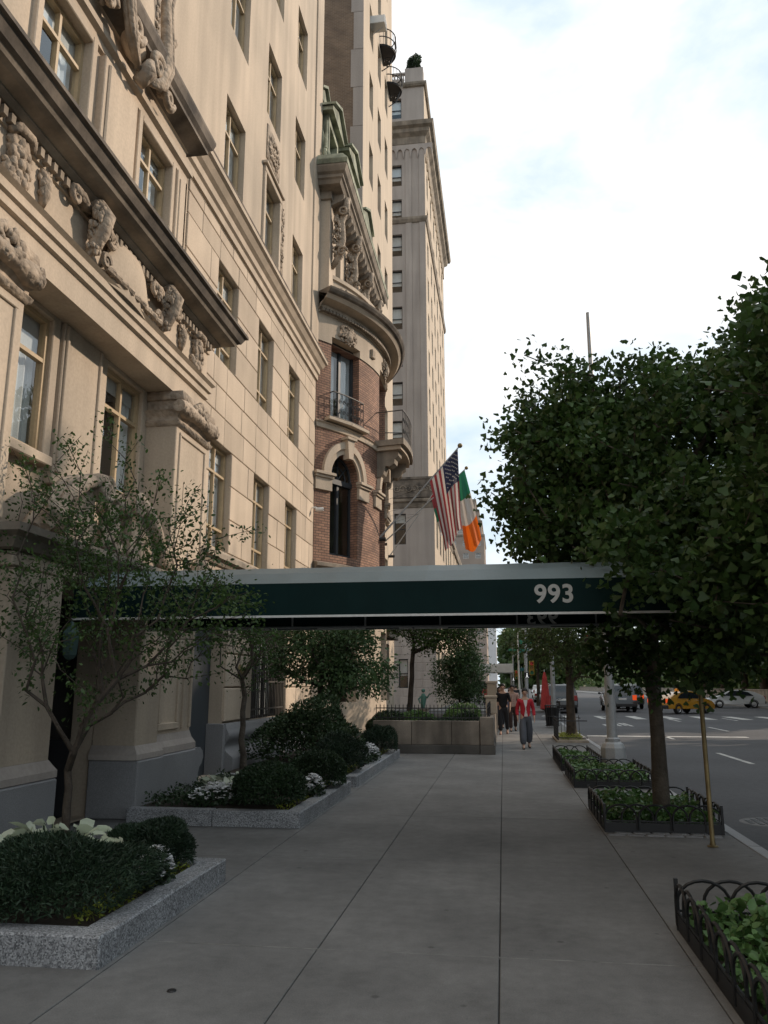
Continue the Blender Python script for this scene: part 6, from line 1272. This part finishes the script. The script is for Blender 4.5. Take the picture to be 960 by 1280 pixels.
# ================================================================ people
SKIN = mat('skin', (.42,.26,.19), .6, .06, 6); HAIRB = mat('dark_hair', (.012,.010,.009), .6, .2, 20)
def skinmesh(name, pts, edges, root, mats, parent, sub=2):
    me = bpy.data.meshes.new(name); me.from_pydata([p[0] for p in pts], edges, []); o = bpy.data.objects.new(name, me); link(o, parent); md = o.modifiers.new('skin', 'SKIN'); md.use_smooth_shade = True
    for i, p in enumerate(pts): r_ = p[1]; me.skin_vertices[0].data[i].radius = r_ if hasattr(r_, '__len__') else (r_, r_)
    me.skin_vertices[0].data[root].use_root = True; sb = o.modifiers.new('sub', 'SUBSURF'); sb.levels = sub; sb.render_levels = sub; setmats(me, mats); return o
def person(label, loc, face, h=1.65, top=(.5,.02,.03), leg=(.09,.10,.115), stride=.24, hair='short', armup=False, inner=None, shoe=(.02,.02,.02), slim=1., wide=1., bare=False):
    """faces -Y before turning; heights for a 1.65 m figure"""
    t = tlocal('person', label, 'person', 'people walking along the pavement'); k = 1.0; q = stride
    hip = [(-.085,0,.90),(.085,0,.90)]; kn = [(-.10,-q*.55,.50),(.10,q*.30,.49)]; an = [(-.10,-q*.75,.09),(.10,q*1.05,.13)]; toe = [(-.11,-q*.75-.17,.03),(.11,q*1.05-.15,.035)]
    sh = [(-.175*slim,0,1.34),(.175*slim,0,1.34)]; el = [(-.235,.06,1.08),(.235,.02,1.08)]; wr_ = [(-.23,-.05,.86),(.235,-.12,.86)]
    if armup: el[0] = (-.33,-.08,1.30); wr_[0] = (-.20,-.08,1.52)
    P = [((0,0,.92),.13),((0,0,1.08),(.125*slim,.095)),((0,0,1.25),(.145*slim,.10)),((0,0,1.36),(.10,.075)),((0,-.005,1.44),.048),((0,-.02,1.50),.055),((0,-.02,1.57),(.075,.09)),((0,-.015,1.63),(.05,.06))]
    E_ = [(0,1),(1,2),(2,3),(3,4),(4,5),(5,6),(6,7)]
    for s in (0,1):
        b = len(P); P += [(hip[s],.085),(kn[s],.058),(an[s],.036),(toe[s],.03)]; E_ += [(0,b),(b,b+1),(b+1,b+2),(b+2,b+3)]
        b = len(P); P += [(sh[s],.052),(el[s],.038),(wr_[s],.026)]; E_ += [(3,b),(b,b+1),(b+1,b+2)]
        W = Vector(wr_[s]); dr = (W-Vector(el[s])).normalized(); palm = W+dr*.06; b2 = len(P); P.append((tuple(palm),.024)); E_.append((b+2,b2)); sx = -1 if s == 0 else 1
        for f in range(4): r0 = palm+Vector((0,(f-1.5)*.018,0))+dr*.025; c1 = r0+dr*(.035+.006*(1.5-abs(f-1.5)))+Vector((-sx*.006,0,0)); c2 = c1+dr*.028+Vector((-sx*.014,0,0)); i = len(P); P += [(tuple(r0),.0095),(tuple(c1),.0085),(tuple(c2),.007)]; E_ += [(b2,i),(i,i+1),(i+1,i+2)]
        i = len(P); th_ = W+dr*.03+Vector((0,-.03,0)); P += [(tuple(th_),.010),(tuple(th_+dr*.035+Vector((0,-.012,0))),.008)]; E_ += [(b+2,i),(i,i+1)]
    skinmesh('body', P, E_, 0, SKIN, t)
    def cm(n, c): return MATS.get(n) or mat(n, c, .9, .12, 7, 90, .3, .004)
    TM = cm('top_%.2f_%.2f_%.2f' % top, top); LMt = cm('leg_%.2f_%.2f_%.2f' % leg, leg)
    g_ = .022
    if bare: C = [((0,0,1.0),(.135*slim,.11)),((0,0,1.10),(.13*slim,.105)),((0,0,1.24),(.15*slim,.115)),((0,0,1.29),(.13*slim,.10))]; EC = [(0,1),(1,2),(2,3)]
    else:
        C = [((0,0,.80),(.165*slim,.145)),((0,0,1.08),(.15*slim,.12)),((0,0,1.25),(.165*slim,.125)),((0,0,1.37),(.125,.095)),((0,0,1.41),(.07,.065))]; EC = [(0,1),(1,2),(2,3),(3,4)]
        for s in (0,1): b = len(C); m_ = Vector(el[s]).lerp(Vector(wr_[s]), .78 if inner else .08); C += [(sh[s],.068),(el[s],.055),(tuple(m_),.046)]; EC += [(3,b),(b,b+1),(b+1,b+2)]
    skinmesh('cardigan' if inner else 'shirt', C, EC, 0, TM, t)
    if inner:
        m = MB(); m.add([(-.05,-.128,.90),(.05,-.128,.90),(.012,-.140,1.12),(.06,-.112,1.36),(-.06,-.112,1.36),(-.012,-.140,1.12)], [(0,1,2,5),(5,2,3,4)]); m.v = [(a,b-.012,c) for a,b,c in m.v]; obj('inner_shirt', m, cm('inner_%.2f' % inner[0], inner), t)
        for z in (1.0,1.08,1.16): m = MB(); m.ball((.015,-.155,z),.009,.005,.009,6,4); obj('button', m, BLACKP, t)
    C = [((0,0,.97),(.14*slim,.115)),((0,0,.86),(.15*slim,.125))]; EC = [(0,1)]
    for s in (0,1): b = len(C); C += [((hip[s][0],hip[s][1],.80),.105),(kn[s],.082*wide),((an[s][0],an[s][1],an[s][2]+.02),.072*wide)]; EC += [(1,b),(b,b+1),(b+1,b+2)]
    skinmesh('trousers', C, EC, 0, LMt, t)
    for s in (0,1): skinmesh('shoe', [((an[s][0],an[s][1]+.03,an[s][2]-.045),.042),((an[s][0],an[s][1]-.06,an[s][2]-.055 if s == 0 else .05),.045),(toe[s],.036)], [(0,1),(1,2)], 0, cm('shoe_%.2f' % shoe[0], shoe), t)
    # face and hair
    for s in (-1,1): m = MB(); m.ball((s*.030,-.100,1.565),.011,.007,.008,8,5); obj('eye', m, BLACKP, t); m = MB(); m.ball((s*.078,-.015,1.555),.012,.022,.032,8,5); obj('ear', m, SKIN, t)
    m = MB(); m.tube([(0,-.100,1.575),(0,-.122,1.545),(0,-.105,1.533)], [.008,.014,.008], 6); obj('nose', m, SKIN, t); m = MB(); m.ball((0,-.098,1.512),.024,.008,.007,8,5); obj('mouth', m, MATS.get('lips') or mat('lips', (.28,.09,.08), .6), t)
    m = MB(); m.ball((0,.008,1.605),.092,.108,.098,14,9); m.v = [(a, max(b, -.088+.5*max(0,1.66-c)*0) if c > 1.60 else max(b, -.02), c) for a,b,c in m.v]
    if hair == 'long':
        for s in (-1,-.5,0,.5,1): m.tube([(s*.07,.04,1.62),(s*.10,.05,1.50),(s*.115,.05,1.38),(s*.10,.06,1.28)], [.04,.045,.04,.015], 7)
    obj('hair', m, HAIRB, t, True)
    s = h/1.68; place(t, loc, face, s); return t
person('person in a red cardigan over a white shirt and loose grey trousers walking', (.58,22.95,0), R(4), 1.60, (.42,.022,.035), (.085,.09,.105), .24, 'short', False, (.6,.55,.54), wide=1.35)
person('person in a black short-sleeved shirt and dark trousers walking beside the garden wall', (-.02,29.5,0), R(-4), 1.74, (.012,.012,.014), (.022,.022,.026), .22, 'short', shoe=(.45,.26,.2))
person('person in a pale pink top behind the one in the black shirt', (.33,31.5,0), R(5), 1.70, (.48,.30,.25), (.06,.035,.03), .2, 'short', False, (.5,.35,.3))
person('person with raised arm in a black strapless top by the garden railing', (-.15,33.5,0), 0, 1.64, (.012,.012,.014), (.05,.05,.06), .15, 'long', True, bare=True)
for i, (x, y, c, l, lb) in enumerate(((-.1,44,(.10,.12,.16),(.03,.03,.04),'person in a slate blue shirt far down the pavement'),(.4,52,(.5,.5,.5),(.05,.06,.1),'person in a pale grey top waiting near the crossing'),(.9,60,(.03,.03,.035),(.03,.03,.03),'person in dark clothes beyond the crossing'),(-.6,63,(.45,.42,.38),(.10,.10,.11),'person in a cream top beyond the crossing'),(-1.4,66,(.35,.08,.07),(.03,.03,.04),'person in a rust red top beyond the crossing'))):
    person(lb, (x,y,0 if y < 41 or y > 57 else -.125), R(random.uniform(-15,15)) if i % 2 else R(180), 1.7, c, l, .2, 'long' if i % 2 else 'short')
